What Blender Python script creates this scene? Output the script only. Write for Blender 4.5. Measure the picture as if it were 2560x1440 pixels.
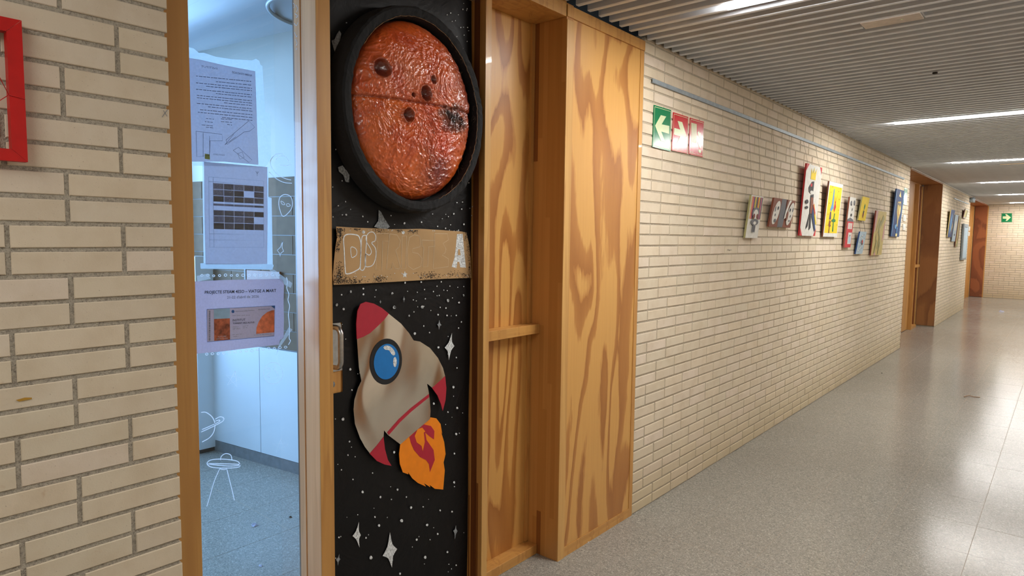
import bpy, bmesh, math, random
from mathutils import Vector, Matrix, noise
random.seed(7)
scene = bpy.context.scene
for o in list(bpy.data.objects): bpy.data.objects.remove(o, do_unlink=True)
C = scene.collection

# ------------------------------------------------------------------ camera
FPX, YAW, PITCH, ROLL = 1634.58, 0.7034, 0.0788, 0.0123
CAM = Vector((1.7684, 0.0, 1.5438))
_f = Vector((-math.sin(YAW)*math.cos(PITCH), math.cos(YAW)*math.cos(PITCH), -math.sin(PITCH)))
_r = Vector((math.cos(YAW), math.sin(YAW), 0)); _u = _r.cross(_f)
RR = math.cos(ROLL)*_r + math.sin(ROLL)*_u; UU = -math.sin(ROLL)*_r + math.cos(ROLL)*_u
cam = bpy.data.cameras.new('camera'); cam.sensor_width = 36; cam.lens = FPX/2560*36; cam.clip_start = 0.02
camo = bpy.data.objects.new('camera', cam); C.objects.link(camo)
camo.matrix_world = Matrix(((RR.x, UU.x, -_f.x, CAM.x), (RR.y, UU.y, -_f.y, CAM.y), (RR.z, UU.z, -_f.z, CAM.z), (0, 0, 0, 1)))
scene.camera = camo
scene.cycles.sample_clamp_indirect = 8
scene.cycles.max_bounces = 10
scene.cycles.caustics_reflective = False; scene.cycles.caustics_refractive = False

# ------------------------------------------------------------------ sky, window light, exposure
scene.view_settings.view_transform = 'Standard'; scene.view_settings.look = 'None'
scene.view_settings.exposure = 0.0; scene.view_settings.gamma = 1; scene.view_settings.use_curve_mapping = False
w = bpy.data.worlds.new('sky'); scene.world = w; w.use_nodes = True
w.node_tree.nodes['Background'].inputs[0].default_value = (0.52, 0.75, 1.0, 1)
w.node_tree.nodes['Background'].inputs[1].default_value = 1.0
LED = 185.0                      # radiance of the ceiling strips
def area(name, loc, rot, sx, sy, power, col):
    l = bpy.data.lights.new(name, 'AREA'); l.shape = 'RECTANGLE'; l.size = sx; l.size_y = sy; l.energy = power; l.color = col
    o = bpy.data.objects.new(name, l); o.location = loc; o.rotation_euler = rot; C.objects.link(o); return o
area('window_daylight', (-3.35, -0.45, 1.75), (0, math.radians(-90), 0), 1.5, 4.2, 330, (0.30, 0.58, 1.0))

w.cycles.sampling_method = 'NONE'     # the sky is only seen through the far room window
# ------------------------------------------------------------------ geometry helpers
def at(px, py, ax=0, c=0.0):
    """the point of the plane axis=c seen at a pixel of the photograph"""
    d = _f + (px-1280)/FPX*RR - (py-720)/FPX*UU
    t = (c-CAM[ax])/d[ax]
    return CAM + t*d
def link(o, parent=None):
    C.objects.link(o)
    if parent is not None:
        o.parent = parent; 
        p = parent; loc = Vector(parent.location)
        while p.parent is not None:
            p = p.parent; loc += Vector(p.location)
        o.location = -loc if True else o.location
    return o
def mesh(name, vs, fs, mat, parent=None, smooth=False):
    me = bpy.data.meshes.new(name); me.from_pydata([tuple(v) for v in vs], [], fs); me.update()
    if mat: me.materials.append(mat)
    if smooth:
        for p in me.polygons: p.use_smooth = True
    return link(bpy.data.objects.new(name, me), parent)
def fixn(o):
    bm = bmesh.new(); bm.from_mesh(o.data); bmesh.ops.recalc_face_normals(bm, faces=bm.faces); bm.to_mesh(o.data); bm.free(); return o
def thing(name, label=None, cat=None, loc=(0, 0, 0), group=None, kind=None, parent=None):
    o = bpy.data.objects.new(name, None); o.empty_display_size = .05
    link(o, parent)
    o.location = loc
    if label: o['label'] = label
    if cat: o['category'] = cat
    if group: o['group'] = group
    if kind: o['kind'] = kind
    return o
def tag(o, label=None, cat=None, group=None, kind=None):
    if label: o['label'] = label
    if cat: o['category'] = cat
    if group: o['group'] = group
    if kind: o['kind'] = kind
    return o
BOXF = [(0, 1, 3, 2), (4, 6, 7, 5), (0, 4, 5, 1), (2, 3, 7, 6), (0, 2, 6, 4), (1, 5, 7, 3)]
def box(name, a, b, mat, parent=None, bev=0.0):
    x0, y0, z0 = [min(a[i], b[i]) for i in range(3)]; x1, y1, z1 = [max(a[i], b[i]) for i in range(3)]
    vs = [(x, y, z) for x in (x0, x1) for y in (y0, y1) for z in (z0, z1)]
    if bev <= 0: return mesh(name, vs, BOXF, mat, parent)
    bm = bmesh.new(); V = [bm.verts.new(v) for v in vs]
    for f in BOXF: bm.faces.new([V[i] for i in f])
    bmesh.ops.bevel(bm, geom=bm.edges[:], offset=bev, segments=1, affect='EDGES')
    me = bpy.data.meshes.new(name); bm.to_mesh(me); bm.free(); me.materials.append(mat)
    return link(bpy.data.objects.new(name, me), parent)
def prism(name, pts, off, mat, parent=None):
    """pts: 3D outline of the front face, extruded by vector off (backwards)"""
    n = len(pts); off = Vector(off)
    vs = [Vector(p) for p in pts] + [Vector(p)+off for p in pts]
    fs = [tuple(range(n)), tuple(reversed(range(n, 2*n)))] + [(i, (i+1) % n, n+(i+1) % n, n+i) for i in range(n)]
    return fixn(mesh(name, vs, fs, mat, parent))
def cut(name, pxs, x, th, mat, parent=None):
    """flat cut-out standing on the plane x, outline read as pixels"""
    return prism(name, [at(p[0], p[1], 0, x) for p in pxs], (-th, 0, 0), mat, parent)
def catmull(pts, closed=False, k=6):
    P = [Vector(p) for p in pts]; n = len(P); out = []
    rng = range(n if closed else n-1)
    for i in rng:
        g = lambda j: P[j % n] if closed else P[max(0, min(n-1, j))]
        p0, p1, p2, p3 = g(i-1), g(i), g(i+1), g(i+2)
        for s in range(k):
            t = s/k
            out.append(0.5*((2*p1)+(p2-p0)*t+(2*p0-5*p1+4*p2-p3)*t*t+(3*p1-p0-3*p2+p3)*t**3))
    if not closed: out.append(P[-1])
    return out
def ribbon_data(P, wdt, nrm):
    """flat stroke along the points P, facing nrm"""
    vs, fs = [], []
    for i, p in enumerate(P):
        a = P[max(0, i-1)]; b = P[min(len(P)-1, i+1)]; t = (b-a)
        if t.length < 1e-9: t = Vector((0, 0, 1))
        s = nrm.cross(t.normalized())*wdt/2
        vs += [p+s, p-s]
    for i in range(len(P)-1): fs.append((2*i, 2*i+1, 2*i+3, 2*i+2))
    return vs, fs
XN = Vector((1, 0, 0))
def strokes(name, lines, x, wdt, mat, parent=None, smooth=True, closed=False, ax=0):
    vs, fs = [], []
    N = XN if ax == 0 else Vector((0, -1, 0))
    for L in lines:
        P = [at(p[0], p[1], ax, x) for p in L]
        if smooth and len(P) > 2: P = catmull(P, closed)
        if closed: P = P+[P[0]]
        v, f = ribbon_data(P, wdt, N); b = len(vs); vs += v; fs += [tuple(i+b for i in q) for q in f]
    return mesh(name, vs, fs, mat, parent)
def tube(name, P, r, mat, parent=None, n=8, closed=False):
    P = [Vector(p) for p in P]; vs, fs = [], []; m = len(P); up = None
    for i, p in enumerate(P):
        a = P[(i-1) % m] if (closed or i > 0) else p; b = P[(i+1) % m] if (closed or i < m-1) else p
        t = (b-a).normalized()
        if up is None:
            up = t.orthogonal().normalized()
        up = (up-t*up.dot(t)).normalized(); sd = t.cross(up)
        rr = r[i] if isinstance(r, (list, tuple)) else r
        for k in range(n):
            an = 2*math.pi*k/n; vs.append(p+up*math.cos(an)*rr+sd*math.sin(an)*rr)
    for i in range(m if closed else m-1):
        for k in range(n):
            j = (i+1) % m
            fs.append((i*n+k, i*n+(k+1) % n, j*n+(k+1) % n, j*n+k))
    if not closed: fs += [tuple(range(n)), tuple(range((m-1)*n, m*n))]
    return fixn(mesh(name, vs, fs, mat, parent, smooth=True))
def dots_mesh(name, dots, x, mat, parent=None, n=8):
    """dots: (px,py,rx_px,ry_px)"""
    vs, fs = [], []
    for (px, py, rx, ry) in dots:
        b = len(vs); j = [random.uniform(.8, 1.15) for _ in range(n)]
        for k in range(n):
            a = 2*math.pi*k/n; vs.append(at(px+rx*j[k]*math.cos(a), py-ry*j[k]*math.sin(a), 0, x))
        fs.append(tuple(range(b, b+n)))
    return mesh(name, vs, fs, mat, parent)
_tc = {}
def text(name, s, pl_, pr_, hpx, x, mat, parent=None, bold=0.0, mirror=False, ax=0, up=None):
    """writing whose baseline runs between two pixels on the plane x"""
    cu = bpy.data.curves.new('t', 'FONT'); cu.body = s; cu.offset = bold; cu.resolution_u = 2
    ob = bpy.data.objects.new('t', cu); C.objects.link(ob)
    dg = bpy.context.evaluated_depsgraph_get(); me = bpy.data.meshes.new_from_object(ob.evaluated_get(dg))
    bpy.data.objects.remove(ob); 
    xs = [v.co.x for v in me.vertices]; x0, x1 = min(xs), max(xs)
    H = 0.72
    if up is None: up = (0, -1)
    for v in me.vertices:
        a = (v.co.x-x0)/(x1-x0)
        if mirror: a = 1-a
        b = v.co.y/H
        px = pl_[0]+(pr_[0]-pl_[0])*a+up[0]*b*hpx; py = pl_[1]+(pr_[1]-pl_[1])*a+up[1]*b*hpx
        v.co = at(px, py, ax, x)
    me.name = name; me.materials.clear(); me.materials.append(mat)
    return link(bpy.data.objects.new(name, me), parent)

# ------------------------------------------------------------------ materials
def srgb(r, g, b):
    f = lambda c: (c/255/12.92 if c/255 <= .04045 else ((c/255+.055)/1.055)**2.4)
    return (f(r), f(g), f(b), 1)
class M:
    def __init__(s, name):
        s.m = bpy.data.materials.new(name); s.m.use_nodes = True; s.t = s.m.node_tree; s.b = s.t.nodes['Principled BSDF']
    def n(s, ty, **k):
        nd = s.t.nodes.new(ty)
        for a, v in k.items():
            if a in nd.inputs: nd.inputs[a].default_value = v
            else: setattr(nd, a, v)
        return nd
    def l(s, a, b): s.t.links.new(a, b)
    def math(s, op, a, b=None):
        nd = s.t.nodes.new('ShaderNodeMath'); nd.operation = op
        for i, v in enumerate((a, b)):
            if v is None: continue
            if isinstance(v, (int, float)): nd.inputs[i].default_value = v
            else: s.l(v, nd.inputs[i])
        return nd.outputs[0]
    def ramp(s, src, stops, interp='LINEAR'):
        r = s.t.nodes.new('ShaderNodeValToRGB'); r.color_ramp.interpolation = interp; e = r.color_ramp.elements
        while len(e) > 1: e.remove(e[-1])
        e[0].position = stops[0][0]; e[0].color = stops[0][1]
        for p, c in stops[1:]:
            q = e.new(p); q.color = c
        s.l(src, r.inputs[0]); return r.outputs[0]
    def mix(s, fac, a, b, mode='MIX'):
        m = s.t.nodes.new('ShaderNodeMix'); m.data_type = 'RGBA'; m.blend_type = mode
        for i, v in ((0, fac), (6, a), (7, b)):
            if isinstance(v, (int, float, tuple)): m.inputs[i].default_value = v
            else: s.l(v, m.inputs[i])
        return m.outputs[2]
    def coord(s, scale=(1, 1, 1), rnd=False):
        tc = s.t.nodes.new('ShaderNodeTexCoord'); mp = s.t.nodes.new('ShaderNodeMapping'); mp.inputs['Scale'].default_value = scale
        src = tc.outputs['Object']
        if rnd:
            oi = s.t.nodes.new('ShaderNodeObjectInfo'); ad = s.t.nodes.new('ShaderNodeVectorMath'); ad.operation = 'ADD'
            ml = s.t.nodes.new('ShaderNodeVectorMath'); ml.operation = 'SCALE'; ml.inputs[3].default_value = 1.0
            s.l(oi.outputs['Location'], ml.inputs[0]); s.l(src, ad.inputs[0]); s.l(ml.outputs[0], ad.inputs[1]); src = ad.outputs[0]
        s.l(src, mp.inputs[0]); return mp.outputs[0]
    def noise(s, vec, scale, detail=2, rough=.5, dist=0.0, out=0):
        nd = s.t.nodes.new('ShaderNodeTexNoise'); nd.inputs['Scale'].default_value = scale; nd.inputs['Detail'].default_value = detail
        nd.inputs['Roughness'].default_value = rough; nd.inputs['Distortion'].default_value = dist
        s.l(vec, nd.inputs['Vector']); return nd.outputs[out]
    def bump(s, h, st=.3, d=.002):
        b = s.t.nodes.new('ShaderNodeBump'); b.inputs['Strength'].default_value = st; b.inputs['Distance'].default_value = d
        s.l(h, b.inputs['Height']); s.l(b.outputs[0], s.b.inputs['Normal']); return b
    def set(s, col=None, rough=.5, metal=0, **k):
        if col is not None:
            if isinstance(col, tuple): s.b.inputs['Base Color'].default_value = col
            else: s.l(col, s.b.inputs['Base Color'])
        s.b.inputs['Roughness'].default_value = rough; s.b.inputs['Metallic'].default_value = metal
        for a, v in k.items(): s.b.inputs[a.replace('_', ' ')].default_value = v
        return s
def plain(name, col, rough=.55, metal=0, nscale=30, amt=.08, **k):
    """a plain paint, card or metal with a slight procedural unevenness"""
    m = M(name); v = m.coord(); n = m.noise(v, nscale, 3)
    d = tuple(c*(1-amt*2) for c in col[:3])+(1,); l = tuple(min(1, c*(1+amt)) for c in col[:3])+(1,)
    m.set(m.ramp(n, [(.3, d), (.7, l)]), rough, metal, **k); return m.m

# brick
def brick_mat(name, rnd=True):
    m = M(name); v = m.coord(rnd=True); big = m.noise(v, 9, 4, .6); fine = m.noise(v, 260, 2); spot = m.noise(v, 22, 3, .55)
    at_ = m.n('ShaderNodeAttribute', attribute_name='tint')
    oi = m.n('ShaderNodeObjectInfo'); r = m.math('FRACT', m.math('ADD', oi.outputs['Random'], at_.outputs['Fac']))
    base = m.ramp(r, [(0, srgb(212, 198, 176)), (.35, srgb(221, 205, 180)), (.6, srgb(215, 202, 178)), (1, srgb(223, 207, 188))])
    c = m.mix(m.ramp(big, [(.42, (0, 0, 0, 1)), (.75, (.5, .5, .5, 1))]), base, srgb(196, 176, 146))
    c = m.mix(m.ramp(spot, [(.70, (0, 0, 0, 1)), (.80, (.45, .45, .45, 1))]), c, srgb(182, 140, 98))
    c = m.mix(m.ramp(fine, [(.70, (0, 0, 0, 1)), (.76, (.5, .5, .5, 1))]), c, srgb(120, 98, 76))
    gp = m.n('ShaderNodeNewGeometry'); sz = m.n('ShaderNodeSeparateXYZ'); m.l(gp.outputs['Position'], sz.inputs[0])
    grime = m.math('MULTIPLY', m.ramp(m.math('ADD', sz.outputs[2], m.math('MULTIPLY', big, .3)), [(.18, (.42, .42, .42, 1)), (.55, (0, 0, 0, 1))]), 1.0)
    c = m.mix(grime, c, srgb(178, 158, 112))          # old mop marks low on the wall
    m.set(c, .82); m.bump(m.math('ADD', m.math('MULTIPLY', big, 1.0), m.math('MULTIPLY', fine, .25)), .35, .003); return m.m
BRICK = brick_mat('cream_brick')
def mortar_mat():
    m = M('sandy_mortar'); v = m.coord(); a = m.noise(v, 170, 4, .75); b = m.noise(v, 420, 2, .6)
    m.set(m.ramp(a, [(.34, srgb(150, 140, 126)), (.5, srgb(192, 182, 164)), (.68, srgb(210, 200, 182))]), .95)
    m.bump(m.math('ADD', a, m.math('MULTIPLY', b, .5)), .8, .01); return m.m
MORTAR = mortar_mat()
MORTAR2 = plain('pale_mortar', srgb(184, 172, 152), .95, nscale=170, amt=.12)
# floor
def terrazzo(name):
    m = M(name); v = m.coord(rnd=True)
    def vor(sc):
        nd = m.n('ShaderNodeTexVoronoi'); nd.inputs['Scale'].default_value = sc; m.l(v, nd.inputs['Vector']); return nd
    v1 = vor(170); v2 = vor(420)
    sep = m.n('ShaderNodeSeparateColor'); m.l(v1.outputs['Color'], sep.inputs[0]); sep2 = m.n('ShaderNodeSeparateColor'); m.l(v2.outputs['Color'], sep2.inputs[0])
    c = m.ramp(sep.outputs[0], [(0, srgb(92, 80, 70)), (.14, srgb(132, 120, 107)), (.45, srgb(158, 146, 132)), (.8, srgb(168, 157, 142)), (.93, srgb(206, 196, 180))], 'CONSTANT')
    c2 = m.ramp(sep2.outputs[0], [(0, srgb(120, 108, 96)), (.5, srgb(155, 144, 130)), (.9, srgb(190, 180, 165))], 'CONSTANT')
    c = m.mix(.5, c, c2); c = m.mix(.14, c, srgb(176, 206, 212))
    big = m.noise(m.coord((1, 1, 1), True), 1.7, 3)
    c = m.mix(m.ramp(big, [(.3, (0, 0, 0, 1)), (.75, (.18, .18, .18, 1))]), c, srgb(120, 108, 94))
    rn = m.noise(m.coord((1, .35, 1), True), 6, 4)
    m.set(c, .3); m.l(m.ramp(rn, [(.3, (.16, .16, .16, 1)), (.75, (.21, .21, .21, 1))]), m.b.inputs['Roughness'])
    m.b.inputs['IOR'].default_value = 1.25
    m.bump(m.noise(v, 90, 2), .05, .0006); return m.m
TERR = terrazzo('terrazzo'); GROUT = plain('tile_grout', srgb(176, 160, 138), .8)
# wood
def plywood(name, sc=(1, 2.5, .62), k=5.2, dark=srgb(164, 106, 50), light=srgb(212, 160, 88), seed=0.0, mid=srgb(182, 124, 62)):
    m = M(name); tc = m.n('ShaderNodeTexCoord'); mp = m.n('ShaderNodeMapping'); mp.inputs['Scale'].default_value = sc; mp.inputs['Location'].default_value = (seed, seed*1.7, seed*.6)
    m.l(tc.outputs['Object'], mp.inputs[0]); v = mp.outputs[0]
    a = m.noise(v, 1.35, 1.2, .4, .5)
    jag = m.noise(m.coord((30, 60, 6.0)), 1.0, 3, .7); jag2 = m.noise(m.coord((14, 22, 5)), 1.0, 2, .6)
    s = m.math('FRACT', m.math('ADD', m.math('MULTIPLY', a, k), m.math('ADD', m.math('MULTIPLY', jag, .22), m.math('MULTIPLY', jag2, .20))))
    c = m.ramp(s, [(0, dark), (.32, mid), (.40, light), (.88, light), (.97, mid), (.985, dark)])
    fine = m.noise(m.coord((60, 190, 2.5)), 1.0, 3, .6)
    c = m.mix(m.ramp(fine, [(.35, (.0, 0, 0, 1)), (.8, (.2, .2, .2, 1))]), c, dark)
    vn = m.n('ShaderNodeTexVoronoi'); vn.inputs['Scale'].default_value = 2.1; m.l(m.coord((1, 1.6, .7)), vn.inputs['Vector'])
    c = m.mix(m.ramp(vn.outputs['Distance'], [(.02, (.85, .85, .85, 1)), (.05, (0, 0, 0, 1))]), c, srgb(120, 66, 26))
    m.set(c, .42); m.b.inputs['Coat Weight'].default_value = .15; m.b.inputs['Coat Roughness'].default_value = .3
    m.bump(fine, .06, .001); return m.m
def pine(name, base=srgb(208, 156, 86), dark=srgb(168, 112, 54), seed=0.0, sc=(45, 45, 1.1)):
    m = M(name); v = m.coord(sc); a = m.noise(v, 1.0, 4, .6, .5); b = m.noise(m.coord((9, 9, .5)), 1.3, 2, .5, .8)
    s = m.math('FRACT', m.math('ADD', m.math('MULTIPLY', b, 3.5), m.math('MULTIPLY', a, 1.1)))
    c = m.ramp(s, [(0, tuple(.5*(x+y) for x, y in zip(base, dark))), (.35, base), (.85, base), (1, tuple(.5*(x+y) for x, y in zip(base, dark)))])
    c = m.mix(m.ramp(a, [(.35, (0, 0, 0, 1)), (.75, (.5, .5, .5, 1))]), c, dark)
    m.set(c, .4); m.b.inputs['Coat Weight'].default_value = .12; m.bump(a, .08, .001); return m.m
def glulam(name, pitch=.026):
    m = M(name); tc = m.n('ShaderNodeTexCoord'); sp = m.n('ShaderNodeSeparateXYZ'); m.l(tc.outputs['Object'], sp.inputs[0])
    u = m.math('FLOOR', m.math('DIVIDE', m.math('ADD', sp.outputs[0], m.math('MULTIPLY', sp.outputs[1], 1.0)), pitch))
    wn = m.n('ShaderNodeTexWhiteNoise', noise_dimensions='1D'); m.l(u, wn.inputs['W'])
    zz = m.math('FLOOR', m.math('ADD', m.math('MULTIPLY', sp.outputs[2], 1.1), m.math('MULTIPLY', wn.outputs[0], 7)))
    w2 = m.n('ShaderNodeTexWhiteNoise', noise_dimensions='2D'); cb = m.n('ShaderNodeCombineXYZ'); m.l(u, cb.inputs[0]); m.l(zz, cb.inputs[1]); m.l(cb.outputs[0], w2.inputs['Vector'])
    c = m.ramp(w2.outputs[0], [(0, srgb(134, 78, 34)), (.10, srgb(186, 130, 66)), (.5, srgb(198, 142, 76)), (1, srgb(190, 134, 68))], 'CONSTANT')
    a = m.noise(m.coord((60, 60, 1.2)), 1.0, 3, .6)
    c = m.mix(m.ramp(a, [(.3, (0, 0, 0, 1)), (.8, (.4, .4, .4, 1))]), c, srgb(158, 104, 48))
    m.set(c, .42); m.bump(a, .06, .001); return m.m
PLY = plywood('plywood_flush', seed=3.1); PLY2 = plywood('plywood_niche', seed=11.4, k=6.5)
PLYD = plywood('plywood_brown', dark=srgb(128, 84, 48), light=srgb(160, 112, 66), mid=srgb(146, 100, 58), seed=5.2)
PLYR = plywood('plywood_red', dark=srgb(122, 66, 36), light=srgb(156, 90, 52), mid=srgb(140, 78, 44), seed=8.2)
PINE = pine('pine'); PINE2 = pine('pine_edge', srgb(214, 168, 100), srgb(176, 122, 62)); GLU = glulam('glued_pine')
PINE_LIT = pine('daylit_pine', srgb(250, 196, 138), srgb(222, 164, 108)); DARKW = pine('dark_pine', srgb(120, 66, 30), srgb(90, 46, 20))  # mullion sides: pine lightened, the room daylight put into its colour
PINEX = pine('pine_across', sc=(45, 1.1, 45))
# other
BLACKCARD = plain('black_card', srgb(24, 24, 27), .75, nscale=14, amt=.2); STEEL = plain('brushed_steel', srgb(190, 188, 184), .28, 1, nscale=80)
GALV = plain('galvanised_plate', srgb(186, 190, 190), .42, .6, nscale=60); SLATM = plain('slat_paint', srgb(214, 219, 226), .5, nscale=8, amt=.03)
VOID = plain('void_black', srgb(34, 30, 26), .9); ALU = plain('aluminium', srgb(150, 160, 166), .55, .2); WHITEP = plain('white_paint', srgb(226, 224, 218), .5)
REDP = plain('red_paint', srgb(196, 16, 10), .45, amt=.05); CRIM = plain('crimson_card', srgb(178, 30, 52), .6, amt=.03); BLUEC = plain('blue_card', srgb(14, 120, 198), .55, amt=.03)
ORAN = plain('orange_card', srgb(246, 138, 8), .6, amt=.03); CHALK = plain('chalk', srgb(236, 242, 246), .8, nscale=120, amt=.1); CHALKG = None; CHALKF = plain('faint_chalk', srgb(216, 194, 160), .8)
STARW = plain('star_paint', srgb(226, 230, 232), .7, nscale=160, amt=.25); STARG = plain('grey_star_paint', srgb(150, 156, 160), .7, nscale=120, amt=.3)
GREEN = plain('sign_green', srgb(10, 122, 74), .16, amt=.02); REDS = plain('sign_red', srgb(190, 34, 40), .16, amt=.02); LUMI = plain('sign_cream', srgb(212, 224, 176), .2, amt=.02)
INK = plain('ink', srgb(62, 66, 74), .7); INKB = plain('blue_ink', srgb(44, 96, 168), .6); GREYI = plain('grey_ink', srgb(116, 122, 132), .7); GREYL = plain('light_grey_ink', srgb(150, 156, 166), .7)
SOIL = plain('printed_soil', srgb(176, 96, 66), .7, nscale=60, amt=.35); SKYP = plain('printed_sky', srgb(150, 190, 226), .7); MARSP = plain('printed_planet', srgb(226, 128, 92), .7, nscale=50, amt=.2)
KRAFT = plain('kraft_paper', srgb(188, 152, 106), .8, nscale=6, amt=.07)
ROOMW = plain('room_plaster', srgb(186, 182, 172), .6, nscale=4, amt=.03); DUCTM = plain('duct_white', srgb(146, 150, 154), .35, nscale=4, amt=.02)
CABM = plain('cupboard_white', srgb(222, 226, 230), .25, nscale=4, amt=.02); KICK = plain('kick_grey', srgb(120, 124, 126), .5); GREYB = plain('grey_brick', srgb(104, 86, 66), .8, nscale=20)
def metal_foil():
    m = M('silver_foil'); v = m.coord(); a = m.noise(m.coord((1, 1, .6)), 4.5, .5, .4, .5); b = m.noise(v, 30, 2)
    m.set(srgb(232, 226, 216), .2, 1); m.l(m.ramp(a, [(.3, (.14, .14, .14, 1)), (.7, (.28, .28, .28, 1))]), m.b.inputs['Roughness'])
    m.bump(a, .85, .05); return m.m
FOIL = metal_foil()
def glass_mat():
    m = M('window_glass'); nt = m.t; nt.nodes.remove(m.b)
    tr = nt.nodes.new('ShaderNodeBsdfTransparent'); tr.inputs[0].default_value = (.96, .98, 1, 1)
    gl = nt.nodes.new('ShaderNodeBsdfGlossy'); gl.inputs['Roughness'].default_value = .01
    fr = nt.nodes.new('ShaderNodeFresnel'); fr.inputs[0].default_value = 1.45; mx = nt.nodes.new('ShaderNodeMixShader')
    nt.links.new(fr.outputs[0], mx.inputs[0]); nt.links.new(tr.outputs[0], mx.inputs[1]); nt.links.new(gl.outputs[0], mx.inputs[2])
    nt.links.new(mx.outputs[0], nt.nodes['Material Output'].inputs[0]); return m.m
GLASS = glass_mat()
def sheet_mat(name, col, trans=.5, clear=0.0):
    m = M(name); nt = m.t; v = m.coord(); n = m.noise(v, 160, 3)
    c = m.ramp(n, [(.3, tuple(x*.93 for x in col[:3])+(1,)), (.7, col)])
    df = nt.nodes.new('ShaderNodeBsdfDiffuse'); tl = nt.nodes.new('ShaderNodeBsdfTranslucent'); mx = nt.nodes.new('ShaderNodeMixShader'); mx.inputs[0].default_value = trans
    m.l(c, df.inputs[0]); m.l(c, tl.inputs[0]); m.l(df.outputs[0], mx.inputs[1]); m.l(tl.outputs[0], mx.inputs[2]); out = mx.outputs[0]
    if clear > 0:
        t2 = nt.nodes.new('ShaderNodeBsdfTransparent'); m2 = nt.nodes.new('ShaderNodeMixShader'); m2.inputs[0].default_value = clear
        m.l(out, m2.inputs[1]); m.l(t2.outputs[0], m2.inputs[2]); out = m2.outputs[0]
    nt.nodes.remove(m.b); m.l(out, nt.nodes['Material Output'].inputs[0]); return m.m
SHEET = sheet_mat('thin_paper', srgb(236, 228, 232), .72); SHEETW = sheet_mat('white_paper', srgb(226, 226, 242), .42)
SLEEVE = sheet_mat('plastic_sleeve', srgb(240, 246, 250), .6, .45); TAPE = sheet_mat('clear_tape', srgb(230, 240, 245), .4, .72); FROST = sheet_mat('frosted_pane', srgb(236, 244, 250), .8)
TGREY = sheet_mat('table_grey', srgb(160, 162, 172), .6); TGREY2 = sheet_mat('table_light_grey', srgb(190, 190, 198), .65); TDARK = sheet_mat('table_dark', srgb(128, 132, 144), .5)
TINK = sheet_mat('show_through_ink', srgb(138, 138, 150), .5); TLINE = sheet_mat('table_line', srgb(176, 180, 194), .4)
CHALKG = sheet_mat('glass_chalk', srgb(248, 250, 252), .5)
def emis(name, col, st):
    m = M(name); m.b.inputs['Base Color'].default_value = (1, 1, 1, 1); m.b.inputs['Emission Color'].default_value = col; m.b.inputs['Emission Strength'].default_value = st; m.m.cycles.emission_sampling = 'FRONT' if st > 20 else 'NONE'; return m.m
LEDM = [emis('led_diffuser', (1.0, .975, .94, 1), LED*k) for k in (.55, 1.0, 1.0, 1.0, 1.0, 1.0, 1.15)]

LEDE = emis('led_edge', (1.0, .975, .94, 1), 70.0)

# ------------------------------------------------------------------ the setting: bricks
PITCH_Z, JT, BP = 0.06, 0.0105, 0.2317
Y0, Y1, Y2, Y3, Y4, YE = 0.726, 3.145, 10.769, 13.916, 18.25, 22.5
ZC = 2.585; XR = 2.62
BRV = None
def brick_verts(L, H, D=.02, b=.0018):
    """front face towards +x, centred, with a chipped chamfer round the front"""
    vs = [(-D, -L/2, -H/2), (-D, L/2, -H/2), (-D, L/2, H/2), (-D, -L/2, H/2),
          (-b, -L/2, -H/2), (-b, L/2, -H/2), (-b, L/2, H/2), (-b, -L/2, H/2),
          (0, -L/2+b, -H/2+b), (0, L/2-b, -H/2+b), (0, L/2-b, H/2-b), (0, -L/2+b, H/2-b)]
    fs = [(8, 9, 10, 11), (4, 5, 9, 8), (5, 6, 10, 9), (6, 7, 11, 10), (7, 4, 8, 11), (0, 1, 5, 4), (1, 2, 6, 5), (2, 3, 7, 6), (3, 0, 4, 7)]
    return vs, fs
_bm = {}
def brick_mesh(L, H):
    k = (round(L, 3), round(H, 3))
    if k not in _bm:
        me = bpy.data.meshes.new('brick'); v, f = brick_verts(L, H); me.from_pydata(v, [], f); me.materials.append(BRICK); me.update(); _bm[k] = me
    return _bm[k]
def courses(ya, yb, from_left, parity):
    """yield (yc, zc, L, H) of every brick of a wall running from ya to yb, bond counted from the jamb"""
    out = []
    for c in range(44):
        z0 = c*PITCH_Z; z1 = min(z0+PITCH_Z, ZC+.02)
        if z1-z0 < .02: continue
        half = ((c//2) % 2 == parity)
        y = ya if from_left else yb; d = 1 if from_left else -1; first = True
        while (y < yb-1e-4) if from_left else (y > ya+1e-4):
            L = BP/2 if (half and first) else BP
            first = False
            e = y+d*L
            e = min(e, yb) if from_left else max(e, ya)
            a, b = min(y, e), max(y, e)
            if b-a > .03: out.append((a, b, z0, z1, c))
            y = e
    return out
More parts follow.
